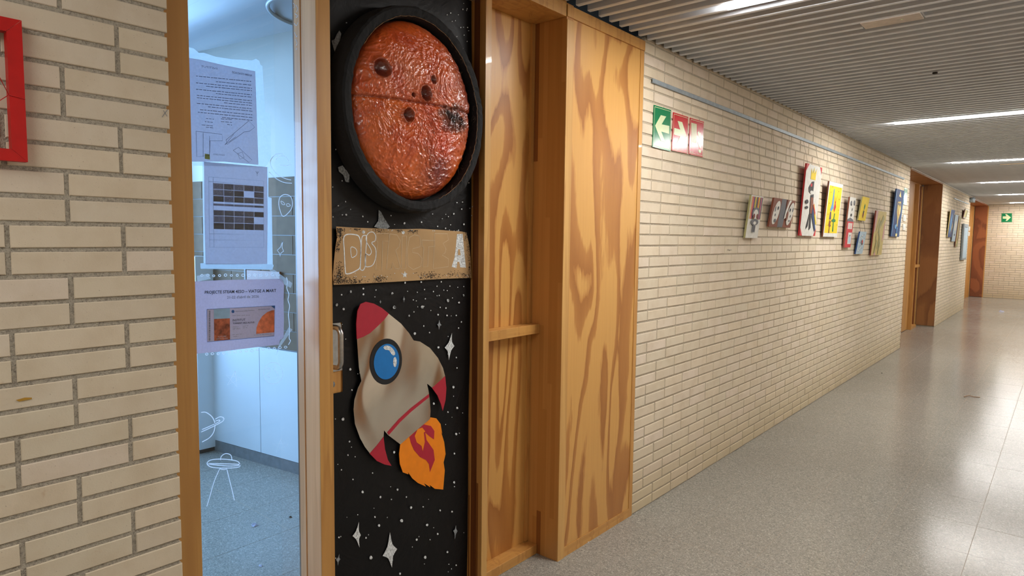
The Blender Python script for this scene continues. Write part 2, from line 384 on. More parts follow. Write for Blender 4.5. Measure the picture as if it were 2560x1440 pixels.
def brick_wall(name, ya, yb, from_left, parity, single, to_world, rotz=0, jamb=(0, 0), back=.28, mort=None, rec=.0036):
    root = thing(name, kind='structure')
    singles, rest = [], []
    for q in courses(ya, yb, from_left, parity):
        (singles if single(q) else rest).append(q)
    def geo(q):
        a, b, z0, z1, c = q
        a2 = a+(JT/2 if a > ya+1e-3 else 0); b2 = b-(JT/2 if b < yb-1e-3 else 0)
        return (a2+b2)/2, (z0+z1)/2, b2-a2, z1-z0-JT
    for q in singles:
        y, z, L, H = geo(q)
        o = bpy.data.objects.new('brick', brick_mesh(L, H)); C.objects.link(o); o.parent = root
        o.location = to_world(random.uniform(-.0012, .0006), y+random.uniform(-.0008, .0008), z+random.uniform(-.0006, .0006)); o.rotation_euler = (random.uniform(-.004, .004), 0, rotz+random.uniform(-.003, .003))
    if rest:
        vs, fs, tint = [], [], []
        for q in rest:
            y, z, L, H = geo(q); v, f = brick_verts(L, H); b = len(vs); dx = random.uniform(-.0012, .0006)
            vs += [to_world(p[0]+dx, p[1]+y, p[2]+z) for p in v]; fs += [tuple(i+b for i in g) for g in f]; tint += [random.random()]*len(v)
        o = mesh('brick_courses', vs, fs, BRICK, root); o['kind'] = 'stuff'
        at_ = o.data.attributes.new('tint', 'FLOAT', 'POINT'); at_.data.foreach_set('value', tint)
    vs = [to_world(x, y, z) for x in (-back, -rec) for y in (ya+jamb[0], yb-jamb[1]) for z in (-.02, ZC+.03)]
    fixn(mesh('mortar', vs, BOXF, mort or MORTAR, root))
    return root
ident = lambda x, y, z: (x, y, z)
wl = brick_wall('wall_left', -3.2, Y0, False, 0, lambda q: q[0] > -.35, ident, jamb=(0, .006))
brick_wall('wall_left_middle', Y1, Y2, True, 1, lambda q: q[0] < Y1+BP*6.9 and q[4] < 43, ident, jamb=(.004, .004), mort=MORTAR2, rec=.0042)
brick_wall('wall_left_far', Y3, Y4, True, 1, lambda q: False, ident, mort=MORTAR2, rec=.0036)
# end wall: same bricks turned to face the camera; x counted from the left corner
brick_wall('wall_end', 0.0, XR, True, 1, lambda q: q[1] < 1.45, lambda x, y, z: (y, YE-x, z), rotz=-math.pi/2, back=.2, mort=MORTAR2, rec=.0036)
o = box('wall_end_return', (-.34, YE, 0), (-.001, YE+.2, ZC+.1), MORTAR); o['kind'] = 'structure'
o = box('wall_right', (XR, -3.2, 0), (XR+.2, YE, ZC+.1), plain('right_wall_paint', srgb(214, 204, 188), .7)); o['kind'] = 'structure'
o = box('wall_back', (-.28, -3.4, 0), (XR, -3.2, ZC+.1), plain('back_wall_paint', srgb(206, 194, 174), .7)); o['kind'] = 'structure'

d4 = thing('added_door', kind='structure', loc=(XR, 4.0, 0))  # unseen brown door, added so the rocket foil has something to reflect
box('door_leaf', (XR-.03, 3.5, .01), (XR-.0005, 4.45, 2.3), PLYD, d4); box('frame_side', (XR-.06, 3.42, 0), (XR-.0005, 3.498, 2.4), DARKW, d4); box('frame_side', (XR-.06, 4.452, 0), (XR-.0005, 4.53, 2.4), DARKW, d4); box('frame_top', (XR-.06, 3.4985, 2.302), (XR-.0005, 4.4515, 2.4), DARKW, d4)
# floor: terrazzo tiles with hairline joints
fl = thing('floor', kind='structure')
box('grout_bed', (-3.6, -3.4, -.05), (XR+.2, YE+.2, -.0009), GROUT, fl)
TX, TY = .39, .4167
_tm = {}
def tile_mesh(w_, h_):
    k = (round(w_, 3), round(h_, 3))
    if k not in _tm:
        b = .0006; x, y = w_/2, h_/2
        vs = [(-x, -y, -.01), (x, -y, -.01), (x, y, -.01), (-x, y, -.01), (-x, -y, -b), (x, -y, -b), (x, y, -b), (-x, y, -b), (-x+b, -y+b, 0), (x-b, -y+b, 0), (x-b, y-b, 0), (-x+b, y-b, 0)]
        fs = [(8, 9, 10, 11), (4, 5, 9, 8), (5, 6, 10, 9), (6, 7, 11, 10), (7, 4, 8, 11), (0, 1, 5, 4), (1, 2, 6, 5), (2, 3, 7, 6), (3, 0, 4, 7)]
        me = bpy.data.meshes.new('tile'); me.from_pydata(vs, [], fs); me.materials.append(TERR); me.update(); _tm[k] = me
    return _tm[k]
rest = []
xs = [.31+TX*i for i in range(-11, 7)]; ys = [3.03+TY*j for j in range(-15, 48)]
for i in range(len(xs)-1):
    for j in range(len(ys)-1):
        xa, xb, ya, yb = xs[i], min(xs[i+1], XR), ys[j], min(ys[j+1], YE)
        if xb < -.4 and (ya > 2.7 or ya < -3.0): continue
        if yb-ya < .02 or xb-xa < .02: continue
        gx = .0006; ga = .0013 if (j-15) % 3 == 0 else .0005; gb = .0013 if (j-14) % 3 == 0 else .0005
        xa += gx; xb -= gx; ya += ga; yb -= gb
        if (ya > .5 and ya < 13 and xa > -.35) or (-2.6 < xa < -.2 and .8 < ya < 2.4):
            t = bpy.data.objects.new('tile', tile_mesh(xb-xa, yb-ya)); C.objects.link(t); t.parent = fl; t.location = ((xa+xb)/2, (ya+yb)/2, random.uniform(-.0002, .0))
        else: rest.append((xa, xb, ya, yb))
vs, fs = [], []
for xa, xb, ya, yb in rest:
    b = len(vs); vs += [(x, y, z) for x in (xa, xb) for y in (ya, yb) for z in (-.01, 0)]; fs += [tuple(k+b for k in f) for f in BOXF]
o = mesh('tile_field', vs, fs, TERR, fl); o['kind'] = 'stuff'; fixn(o)

# ceiling: slats across the corridor, black void above
ce = thing('ceiling', kind='structure', loc=(0, 0, ZC))
box('void_board', (-.3, -3.4, ZC+.085), (XR+.2, YE+.1, ZC+.2), VOID, ce)
SP = .0935; SW = .027; SH = .05
def slat_geo(L):
    # folded U channel, open above, rounded lips
    w2 = SW/2; prof = [(-w2, SH), (-w2, .003), (-w2+.003, 0), (w2-.003, 0), (w2, .003), (w2, SH), (w2-.002, SH), (w2-.002, .003), (-w2+.002, .003), (-w2+.002, SH)]
    n = len(prof); vs = [(x, p[0], p[1]) for x in (0, L) for p in prof]
    fs = [(i, (i+1) % n, n+(i+1) % n, n+i) for i in range(n)]+[tuple(range(n)), tuple(range(2*n-1, n-1, -1))]
    return vs, fs
v, f = slat_geo(XR-.012); sm = bpy.data.meshes.new('slat'); sm.from_pydata(v, [], f); sm.materials.append(SLATM); sm.update()
bm = bmesh.new(); bm.from_mesh(sm); bmesh.ops.recalc_face_normals(bm, faces=bm.faces); bm.to_mesh(sm); bm.free()
strips_y = [2.925+3.74*k for k in range(-1, 6)]
PANX = (.935, 1.195); PANY = 3.59
def slat_part(xa, xb, y):
    v, f = slat_geo(xb-xa); o = fixn(mesh('slat', [(p[0]+xa, p[1]+y, p[2]+ZC) for p in v], f, SLATM, ce))
y = 3.1585-SP*67; k = 0
while y < YE-.02:
    if abs(y-PANY) < .05 and abs(y-PANY) < SP*.6:
        slat_part(.012, PANX[0], y); slat_part(PANX[1], XR, y)
    else:
        s = bpy.data.objects.new('slat', sm); C.objects.link(s); s.parent = ce; s.location = (.012, y, 0)
    y += SP
# carrier bars above the slats and the wall angle
for x in (.03, 1.3): box('carrier_bar', (x, -3.2, ZC+SH), (x+.03, YE, ZC+SH+.02), VOID, ce)
for i, (a, b) in enumerate(((Y2, YE),)):
    o = box('trim_1', (.001, a, ZC-.012), (.014, b, ZC-.002), WHITEP, None); o['kind'] = 'structure'
# LED strips (lamps set between two slats)
ord_ = ['behind the camera, lighting the near wall', 'cut by the top edge of the picture', 'the longest seen, level with the hanging paintings', 'next beyond the longest one, just before the brown doorway', 'beyond the brown doorway, level with the far wall paintings', 'second from the end wall, level with the last doorway', 'nearest the end wall']
for i, y in enumerate(strips_y):
    t = thing('ceiling_light', 'white ceiling strip light, '+ord_[i], 'light', (.53, y, ZC), group='linear strip lights in the slatted ceiling')
    L = 1.5
    df = box('diffuser', (.53, y-.026, ZC-.008), (.53+L, y+.026, ZC+.006), LEDE, t); fixn(df); df.data.materials.append(LEDM[i])
    for p_ in df.data.polygons: p_.material_index = 1 if p_.normal.z < -.9 else 0
    box('housing', (.525, y-.029, ZC+.007), (.535+L, y+.029, ZC+.04), WHITEP, t)
# flat emergency light panel and small items in the ceiling
t = thing('emergency_light', 'flat unlit white panel fitting set into the ceiling slats', 'light', ((PANX[0]+PANX[1])/2, PANY, ZC))
box('cover', (PANX[0]+.006, PANY-.058, ZC-.004), (PANX[1]-.006, PANY+.05, ZC+.004), plain('panel_white', srgb(196, 184, 174), .4), t, .002)
box('frame', (PANX[0], PANY-.055, ZC+.0045), (PANX[1], PANY+.048, ZC+.03), SLATM, t)
box('indicator_lamp', (PANX[0]+.17, PANY-.012, ZC-.006), (PANX[0]+.178, PANY-.004, ZC-.0042), LUMI, t)
t = thing('ceiling_sensor', 'small dark round sensor hanging under the ceiling slats', 'sensor', (1.075, 4.832, ZC))
tube('sensor_cap', [(1.075, 4.832, ZC-.008), (1.075, 4.832, ZC-.0005)], .014, VOID, t, 12)
t = thing('ceiling_light', 'thin unlit beige strip fitting beyond the brown doorway ceiling lights', 'light', (1.0, 11.0, ZC), group='unlit strip fittings')
box('cover', (1.0, 10.98, ZC-.004), (1.9, 11.01, ZC+.01), plain('beige_cover', srgb(222, 196, 160), .5), t)

# ------------------------------------------------------------------ doorway 1
XF, XG, XD, XP = -.12, -.245, -.195, -.19
ZH = 2.526
d1 = thing('door_1', kind='structure', loc=(-.15, 1.66, 0))
box('header', (-.30, Y0-.05, ZH), (-.0015, 2.44, ZC+.03), PINEX, d1)
box('post', (XD-.03, 2.037, 0), (XF, 2.0725, ZH-.001), GLU, d1, .001)
box('post_face', (XF, 2.0372, 0), (XF+.003, 2.0722, ZH-.0012), PINE2, d1)
box('rebate_strip', (-.181, 2.0345, 0.0), (-.150, 2.0368, ZH-.001), DARKW, d1)
box('niche_panel', (XP-.02, 2.074, .03), (XP, 2.4405, ZH-.001), PLY2, d1)
box('corner_batten', (XP+.0005, 2.418, .05), (XP+.012, 2.4405, ZH-.001), PINE, d1)
box('niche_sill', (XP-.02, 2.074, 0), (-.122, 2.4405, .046), PINEX, d1, .0015)
box('niche_rail', (XP+.0008, 2.074, 1.086), (-.126, 2.4405, 1.13), PINEX, d1, .0015)
box('pilaster', (-.23, 2.442, 0), (-.001, 2.494, ZC), GLU, d1)
box('pilaster_face', (-.001, 2.442, 0), (.003, 2.4945, ZH-.012), PINE2, d1)
box('plywood_panel', (-.03, 2.496, .05), (-.003, 3.106, ZH), PLY, d1)
box('side_trim', (-.03, 3.107, 0), (.0, 3.141, ZH), PINE, d1)
box('bottom_trim', (-.03, 2.4955, 0), (0.0, 3.1065, .049), PINEX, d1)
box('top_trim', (-.03, 2.442, ZH+.001), (.0045, 3.142, ZC-.008), PINEX, d1)
# door leaf, split so that the paper can hang in front of it
box('door_leaf', (-.235, 1.288, .006), (XD, 2.034, ZH-.004), PINE, d1)
pl_ = cut('lock_plate', [(826, 805), (850, 806), (853, 812), (857, 925), (826, 931)], XD+.003, .003, GALV, d1)
hy = 1.318; hz0, hz1 = 1.082, 1.222; hx = -.118
path = [(XD+.003, hy, hz1), (-.165, hy, hz1)] + [(-.143+.025*math.sin(a), hy, hz1-.025+.025*math.cos(a)) for a in [0, .4, .8, 1.2, 1.57]] + [(-.143+.025*math.cos(a), hy, hz0+.025-.025*math.sin(a)) for a in [0, .4, .8, 1.2, 1.57]] + [(-.165, hy, hz0), (XD+.003, hy, hz0)]
tube('door_handle', path, .0095, STEEL, d1, 14)
lk = tube('lock_cylinder', [(XD+.0005, 1.331, 1.012), (XD+.004, 1.331, 1.012)], .0125, KICK, d1, 18)

# sidelight
w1 = thing('window_1', kind='structure', loc=(-.24, 1.03, 0))
box('jamb', (-.28, Y0+.001, 0), (XF, .832, ZH-.001), PINE, w1, .001)
box('mullion', (-.205, 1.2335, 0), (XF-.001, 1.286, ZH-.001), PINE_LIT, w1, .001)
box('mullion_face', (XF-.001, 1.2332, 0), (XF+.002, 1.2862, ZH-.0012), PINE, w1)
box('mullion_core', (-.26, 1.2365, 0), (-.2053, 1.286, ZH-.001), DARKW, w1)
box('glazing_bead', (-.2435, 1.2315, 0), (-.209, 1.2364, ZH-.001), PINE_LIT, w1)
box('pane', (XG-.003, .833, .05), (XG, 1.2355, ZH-.001), GLASS, w1)
box('bottom_rail', (-.28, .833, 0), (-.2, 1.236, .05), PINEX, w1)
XC = XG+.0008
def chalk(name, lines, wd=.0024, closed=False, mat=None): return strokes(name, lines, XC, wd, mat or CHALKG, w1, True, closed)
chalk('alien_drawing', [[(713, 486), (727, 492), (731, 510), (726, 526), (708, 541), (699, 522), (697, 505), (701, 492)]], closed=True)
chalk('alien_drawing', [[(702, 503), (708, 505), (712, 511), (706, 511)], [(716, 511), (721, 509), (726, 514), (719, 516)]], .0016, True)
strokes('sparkle_drawing', [[(707, 603), (705, 618), (709, 628), (702, 633), (701, 642), (698, 632), (693, 626), (701, 618), (707, 603)]], XC, .002, CHALKG, w1, False)
chalk('planet_drawing', [[(708, 385), (690, 386), (677, 400), (678, 415), (692, 435), (712, 446), (728, 450)], [(673, 430), (690, 446), (710, 456), (730, 458)], [(690, 398), (700, 390), (715, 392), (722, 405)], [(700, 412), (715, 414), (728, 411)]], .0022)
chalk('saucer_drawing', [[(519, 1155), (532, 1149), (560, 1148), (590, 1152), (599, 1159), (598, 1167), (575, 1170), (535, 1169), (520, 1163)], [(520, 1159), (545, 1163), (580, 1165), (599, 1161)]], .0026, True)
chalk('saucer_drawing', [[(551, 1150), (554, 1140), (565, 1134), (577, 1138), (580, 1151)], [(549, 1172), (535, 1205), (525, 1240), (517, 1266)], [(567, 1172), (575, 1205), (581, 1228), (586, 1251)], [(549, 1172), (560, 1174), (568, 1172)]], .0024)
chalk('ringed_planet_drawing', [[(503, 1031), (515, 1031), (530, 1042), (537, 1058), (535, 1078), (524, 1094), (505, 1105)], [(503, 1080), (525, 1070), (545, 1060), (558, 1052), (559, 1045), (550, 1042), (538, 1048)], [(505, 1074), (530, 1063), (548, 1054), (548, 1050), (538, 1053)]], .0026)
def star5(cx, cy, r, rot, sx=1.0):
    P = [(cx+r*sx*math.sin(rot+i*4*math.pi/5), cy-r*math.cos(rot+i*4*math.pi/5)) for i in range(6)]
    return P
strokes('star_drawing', [star5(584, 948, 21, .2)], XC, .0018, CHALKG, w1, False)
strokes('star_drawing', [star5(702, 1116, 20, .05)], XC, .0012, CHALKG, w1, False)
chalk('globe_drawing', [[(683+24*math.cos(a), 933+27*math.sin(a)) for a in [i*.5 for i in range(12)]]], .0014, True)
chalk('globe_drawing', [[(664, 925), (672, 920), (676, 928), (668, 938), (675, 944)], [(688, 914), (684, 924), (692, 930), (696, 940), (692, 948)]], .0013)
vs = []
def loops(n, p, q, sag=0):
    L = []
    for i in range(n):
        t = i/(n-1); cx = p[0]+(q[0]-p[0])*t; cy = p[1]+(q[1]-p[1])*t+random.uniform(-1, 1)
        rx, ry = random.uniform(2.6, 3.8), random.uniform(2.2, 3.2)
        L.append([(cx+rx*math.cos(a), cy+ry*math.sin(a)) for a in [k*math.pi/3 for k in range(6)]])
    return L
strokes('loop_border_drawing', loops(14, (505, 689), (696, 687)), XC, .0018, CHALKG, w1, True, True)
strokes('loop_border_drawing', loops(15, (517, 886), (714, 868)), XC, .0018, CHALKG, w1, True, True)
chalk('wavy_line_drawing', [[(716, 693), (719, 705), (717, 720), (722, 735), (720, 750), (724, 765), (721, 785), (723, 805), (724, 825), (723, 845), (726, 852), (721, 862)]], .0024)
# writing in chalk up the mullion side
strokes('chalk_scribble', [[(733, 8), (737, 14), (734, 20)], [(740, 12), (744, 22), (741, 30)], [(737, 34), (744, 40), (740, 44)], [(735, 58), (741, 64), (745, 56)], [(736, 80), (741, 92), (743, 88)], [(739, 98), (743, 108), (740, 114)], [(742, 120), (740, 125)]], 1.2312, .0022, CHALK, w1, True, False, 1)

# ------------------------------------------------------------------ black paper with stars on the door
bp = thing('black_paper_sheet', 'tall sheet of black paper painted with white stars covering the door', 'paper sheet', (XD, 1.66, 0))
XB = XD+.006
redge = [(0, 1174), (200, 1188), (540, 1182), (700, 1178), (1000, 1175), (1440, 1167)]
nz, ny = 70, 26; vs, fs = [], []
ztop, zb = ZH-.006, .012
def redge_y(z):
    # right border of the sheet by height
    pts = [(2.5, 2.026), (2.2, 2.030), (2.0, 2.036), (1.6, 2.033), (1.1, 2.031), (.5, 2.026), (0, 2.024)]
    for (za, a), (zb_, b) in zip(pts, pts[1:]):
        if z >= zb_: return b+(a-b)*(z-zb_)/(za-zb_)
    return 2.024
def ledge_y(z):
    return 1.377 if .965 < z < 1.24 else 1.2895
for j in range(nz+1):
    z = zb+(ztop-zb)*j/nz; a, b = 1.2895, min(redge_y(z), 2.0335)
    for i in range(ny+1):
        y = a+(b-a)*i/ny
        n_ = noise.noise(Vector((y*3, z*2.2, 1.7)))*.0035+noise.noise(Vector((y*9, z*6, 4.7)))*.0018
        vs.append((XB-.002+n_, y, z))
for j in range(nz):
    for i in range(ny):
        zc = zb+(ztop-zb)*(j+.5)/nz; yc = 1.2895+(2.03-1.2895)*(i+.5)/ny
        if .965 < zc < 1.232 and yc < 1.372: continue     # cut away round the handle
        a = j*(ny+1)+i; fs.append((a, a+1, a+ny+2, a+ny+1))
def blackpaper():
    m = M('black_paper'); v = m.coord(); a = m.noise(v, 5, 4, .6, .8); b = m.noise(v, 60, 2)
    m.set(m.ramp(a, [(.3, srgb(7, 7, 9)), (.75, srgb(14, 14, 17))]), .48); m.bump(a, .35, .02); m.b.inputs['Specular IOR Level'].default_value = .3; return m.m
BLACKP = blackpaper()
mesh('paper', vs, fs, BLACKP, bp, True)
XS = XB+.0045
def K8(*pts): return [(800+x/2, 720+y/2) for x, y in pts]
def K7(*pts): return [(800+x/4.8, 500+y/4.8) for x, y in pts]
def K6(*pts): return [(800+x/2.5705, y/2.5705) for x, y in pts]
def star4(T, R_, B, L, k=.72):
    c = ((L[0]+R_[0])/2, (T[1]+B[1])/2*.5+(L[1]+R_[1])/2*.5); out = []
    P = [T, R_, B, L]
    for i in range(4):
        a, b = P[i], P[(i+1) % 4]; out.append(a)
        for t in (.25, .5, .75):
            m_ = (a[0]+(b[0]-a[0])*t, a[1]+(b[1]-a[1])*t); w_ = k*math.sin(math.pi*t)*.45
            out.append((m_[0]+(c[0]-m_[0])*w_, m_[1]+(c[1]-m_[1])*w_))
    return out
for S, mt in ((((350, 1222), (386, 1305), (360, 1398), (314, 1340)), STARW), (((195, 1170), (204, 1235), (198, 1297), (163, 1240)), STARW), (((660, 225), (672, 290), (645, 360), (624, 298)), STARW),
          (((597, 160), (607, 185), (595, 208), (586, 183)), STARG), (((420, 40), (425, 55), (420, 72), (415, 56)), STARG), (((97, 1330), (102, 1356), (90, 1388), (79, 1358)), STARG),
          (((680, 1187), (688, 1215), (675, 1256), (667, 1214)), STARG), (((303, 60), (307, 69), (303, 78), (298, 69)), STARG)):
    cut('painted_star', star4(*K8(*S)), XS, .0006, mt, bp)
cut('painted_star', K6((125, 195), (137, 215), (128, 262), (108, 300), (96, 336), (85, 300), (75, 262), (95, 252), (108, 220)), XS, .0006, STARG, bp)
cut('painted_star', K6((116, 1075), (145, 1063), (165, 1090), (190, 1112), (187, 1172), (165, 1168), (150, 1125), (122, 1103)), XS, .0006, STARG, bp)
cut('painted_star', K7((705, 120), (730, 140), (770, 215), (838, 322), (800, 348), (720, 342), (650, 322), (700, 250)), XS, .0006, STARG, bp)
D = []
for x, y, r in [(83, 84, 5), (118, 105, 6), (152, 407, 7), (372, 97, 8), (512, 95, 8), (475, 228, 7), (592, 297, 6), (569, 578, 6), (668, 495, 7), (686, 600, 6), (115, 656, 8), (681, 730, 6), (371, 821, 7), (672, 828, 5), (213, 1020, 7), (302, 1046, 6), (388, 1008, 6), (455, 1098, 7), (408, 1163, 9), (601, 1112, 5), (660, 1118, 5), (536, 1185, 7), (295, 1187, 7), (255, 1348, 10), (526, 1347, 8), (637, 1320, 6), (671, 972, 6), (483, 1258, 6), (588, 1230, 5), (95, 1247, 5), (230, 1249, 5), (516, 1094, 4), (148, 768, 5), (107, 909, 4), (275, 1145, 5), (400, 1428, 6), (681, 1386, 4), (640, 62, 7), (362, 27, 6), (217, 32, 5), (154, 17, 6), (685, 400, 4), (640, 620, 4), (77, 655, 3), (160, 510, 4), (140, 835, 4), (176, 844, 3), (263, 925, 4), (432, 1045, 4), (357, 1057, 4), (165, 957, 4), (548, 223, 4), (519, 190, 4), (590, 133, 5), (696, 73, 5), (718, 36, 5), (446, 137, 4), (630, 100, 4), (707, 170, 4), (693, 200, 4), (640, 330, 3), (682, 348, 4)]:
    px, py = K8((x, y))[0]; D.append((px, py, r/2*.85, r/2))
for x, y, r in [(220, 68, 8), (316, 177, 13), (514, 197, 10), (573, 262, 9), (368, 112, 6), (158, 203, 8), (853, 188, 7), (1014, 280, 14), (1220, 266, 10), (895, 293, 6), (1352, 168, 7), (1510, 172, 6), (1606, 165, 11), (1701, 110, 8), (1568, 298, 7), (1412, 316, 8), (1508, 340, 9), (1728, 292, 11), (1830, 80, 7), (1820, 187, 6), (893, 1288, 20), (1228, 1284, 18), (1538, 1210, 17), (202, 1257, 17), (285, 1310, 15), (1070, 1388, 12), (865, 1122, 12), (520, 1063, 12), (370, 1100, 15), (260, 1138, 11), (672, 1080, 9), (1725, 1145, 11), (1255, 1075, 9), (1405, 1035, 8), (1558, 1033, 8), (1362, 1098, 8), (1430, 1145, 8), (1265, 1186, 8), (1120, 1198, 8), (1168, 1107, 7), (1330, 1326, 7), (1663, 1232, 9), (1443, 1288, 9), (1524, 1385, 11), (1634, 1385, 9), (1128, 1343, 8), (1590, 1175, 7), (1527, 1087, 7), (1653, 1048, 7), (1725, 1038, 7), (1455, 982, 9), (1215, 985, 11), (1022, 992, 12)]:
    px, py = K7((x, y))[0]; D.append((px, py, r/4.8*.85, r/4.8))
rnd = random.Random(3)
for _ in range(70): D.append((rnd.uniform(838, 1168), rnd.uniform(720, 1436), rnd.uniform(.8, 1.5), rnd.uniform(.9, 1.7)))
for _ in range(26): D.append((rnd.uniform(1105, 1175), rnd.uniform(3, 130), rnd.uniform(1, 1.8), rnd.uniform(1, 2)))
for _ in range(16): D.append((rnd.uniform(828, 870), rnd.uniform(3, 560), rnd.uniform(1, 1.9), rnd.uniform(1, 2)))
for _ in range(14): D.append((rnd.uniform(1090, 1178), rnd.uniform(440, 560), rnd.uniform(1, 1.9), rnd.uniform(1, 2)))
o = dots_mesh('star_dots', D, XS, STARW, bp); o['kind'] = 'stuff'

# ------------------------------------------------------------------ kraft banner
kb = thing('kraft_banner', 'brown kraft paper banner with chalk letters and black blotched edges', 'banner', tuple(at(1005, 640, 0, XB+.006)))
XK = XB+.009
cut('paper', K7((195, 318), (420, 332), (640, 340), (860, 350), (1030, 349), (1200, 345), (1450, 360), (1700, 378), (1758, 392), (1790, 540), (1806, 700), (1817, 935), (1500, 945), (1250, 960), (1000, 975), (740, 990), (500, 1003), (165, 1018), (155, 900), (168, 740), (182, 600), (205, 450)), XK, .0012, KRAFT, kb)
XL = XK+.0006
LW = [([(295, 430), (440, 420), (480, 470), (492, 560), (488, 700), (478, 810), (430, 850), (370, 878), (318, 885), (304, 850), (292, 620)], .0042, CHALK), ([(370, 572), (415, 573), (442, 610), (438, 655), (412, 680), (380, 684)], .0028, CHALK),
      ([(505, 445), (540, 425), (560, 455), (548, 640), (545, 780), (520, 840), (488, 835), (485, 790), (494, 560)], .0036, CHALK),
      ([(660, 490), (667, 430), (635, 385), (585, 395), (553, 450), (560, 505), (600, 575), (617, 625), (590, 662), (548, 650), (545, 785), (590, 800), (640, 770), (670, 680), (665, 580), (620, 515)], .0030, CHALK)]
FA = [[(680, 402), (830, 402), (830, 495), (752, 492), (742, 842), (668, 838), (690, 494), (680, 490)], [(838, 405), (925, 420), (965, 490), (945, 565), (908, 602), (935, 700), (962, 800), (950, 830), (900, 822), (872, 742), (858, 830), (800, 830), (815, 600)],
      [(985, 432), (1040, 430), (1035, 620), (1028, 822), (978, 830), (980, 620)], [(1205, 485), (1190, 430), (1130, 418), (1070, 450), (1048, 600), (1055, 790), (1120, 835), (1210, 795), (1222, 700), (1175, 640), (1112, 630), (1112, 585), (1200, 560)],
      [(1222, 482), (1382, 488), (1378, 556), (1305, 560), (1292, 800), (1232, 802), (1245, 562), (1225, 556)], [(1375, 402), (1530, 405), (1540, 480), (1478, 520), (1512, 590), (1500, 635), (1465, 660), (1540, 705), (1540, 800), (1358, 825)]]
for P, wd, mt in LW: strokes('letter', [K7(*P)], XL, wd, mt, kb, True, True)
for P in FA: strokes('letter', [K7(*P)], XL, .0019, CHALKF, kb, False, True)
cut('letter', K7((1645, 410), (1712, 406), (1730, 610), (1752, 812), (1682, 808), (1672, 742), (1648, 742), (1637, 818), (1580, 802), (1615, 690), (1632, 560)), XL, .0005, STARW, kb)
cut('letter', K7((1660, 590), (1678, 590), (1688, 662), (1652, 662)), XL+.0004, .0003, KRAFT, kb)
def circ(cx, cy, rx, ry, n=20): return [(cx+rx*math.cos(2*math.pi*i/n), cy+ry*math.sin(2*math.pi*i/n)) for i in range(n)]
for c_ in ((523, 385), (1000, 390)): cut('letter_dot', K7(*circ(c_[0], c_[1], 18, 20)), XL, .0005, STARW, kb)
cut('chalk_star', K7(*[(1018+(34 if i % 2 == 0 else 15)*math.sin(i*math.pi/5), 897-(42 if i % 2 == 0 else 18)*math.cos(i*math.pi/5)) for i in range(10)]), XL, .0005, STARW, kb)
bl = []; r2 = random.Random(5)
def blot(cx, cy, sx, sy, n):
    for _ in range(n):
        x, y = cx+r2.gauss(0, sx), cy+r2.gauss(0, sy); a = r2.uniform(0, 3.14); l = r2.uniform(7, 22)
        x = max(172, min(1800, x)); y = max(338+(x-200)*.027, min(1008-(x-170)*.045, y)); 
        xl = 160+(1018-y)*.065+8
        x = max(x, xl)
        bl.append(K7((x, y), (x+l*math.cos(a)*.6, min(y+l*math.sin(a)*.7, 1008-(x-170)*.045))))
for q in [(235, 360, 25, 25, 70), (245, 420, 16, 50, 60), (215, 570, 14, 40, 45), (230, 860, 22, 60, 90), (250, 950, 55, 32, 150), (400, 980, 60, 22, 90), (715, 950, 50, 25, 90), (710, 370, 45, 22, 25), (1120, 365, 35, 18, 50), (950, 360, 25, 15, 20), (1300, 910, 70, 28, 130), (1570, 880, 30, 30, 20), (1720, 900, 60, 25, 80), (1760, 420, 20, 35, 50), (1780, 600, 12, 60, 35), (1795, 800, 8, 60, 30), (440, 345, 60, 15, 20)]: blot(*q)
o = strokes('black_blotches', bl, XL+.0002, .0017, BLACKCARD, kb, False); o['kind'] = 'stuff'
o = dots_mesh('chalk_dots', [K7((r2.uniform(200, 1780), r2.choice((360, 370, 920, 905, 880))))[0]+(1.1, 1.2) for _ in range(38)], XL+.0003, STARW, kb); o['kind'] = 'stuff'

# ------------------------------------------------------------------ rocket cut-out
rk = thing('rocket_cutout', 'silver foil rocket cut-out with crimson nose, blue porthole and orange flame', 'cutout', tuple(at(1000, 960, 0, XB+.008)))
XRK = XB+.014
cut('foil_body', K8((185, 255), (190, 330), (195, 400), (207, 465), (190, 500), (172, 560), (168, 610), (175, 680), (200, 750), (225, 795), (250, 828), (285, 787), (318, 745), (320, 712), (340, 735), (402, 782), (455, 735), (550, 655), (553, 615), (549, 560), (543, 515), (535, 478), (562, 500), (626, 442), (615, 400), (590, 350), (550, 300), (500, 268), (468, 262), (445, 225), (405, 178), (343, 128), (300, 180), (250, 225)), XRK, .003, FOIL, rk)
cut('nose_cone', K8((185, 256), (182, 180), (188, 115), (203, 80), (230, 69), (270, 78), (310, 100), (344, 128), (320, 160), (290, 190), (250, 226), (215, 245)), XRK+.001, .003, CRIM, rk)
cut('fin_tip', K8((626, 441), (632, 500), (628, 560), (614, 614), (605, 580), (588, 537), (561, 500)), XRK+.001, .003, CRIM, rk)
cut('fin_tip', K8((249, 828), (285, 865), (325, 883), (358, 889), (340, 860), (325, 805), (318, 744), (285, 787)), XRK+.001, .003, CRIM, rk)
cut('stripe', K8((336, 722), (395, 655), (455, 600), (545, 530), (546, 546), (458, 617), (400, 672), (345, 735)), XRK+.0008, .0007, CRIM, rk)
cut('porthole_rim', K8(*[(330+x*1.0-.06*y, 368+y) for x, y in circ(0, 0, 80, 115, 40)]), XRK+.0016, .0014, BLACKCARD, rk)
cut('porthole', K8(*[(333+x-.06*y, 368+y) for x, y in circ(0, 0, 63, 89, 40)]), XRK+.0026, .001, BLUEC, rk)
cut('highlight', K8(*[tuple(p)[:2] for p in catmull([Vector((a, b, 0)) for a, b in [(318, 297), (330, 288), (352, 293), (370, 312), (376, 330), (368, 337), (358, 330), (345, 312), (326, 308)]], True, 4)]), XRK+.0032, .0006, STARW, rk)
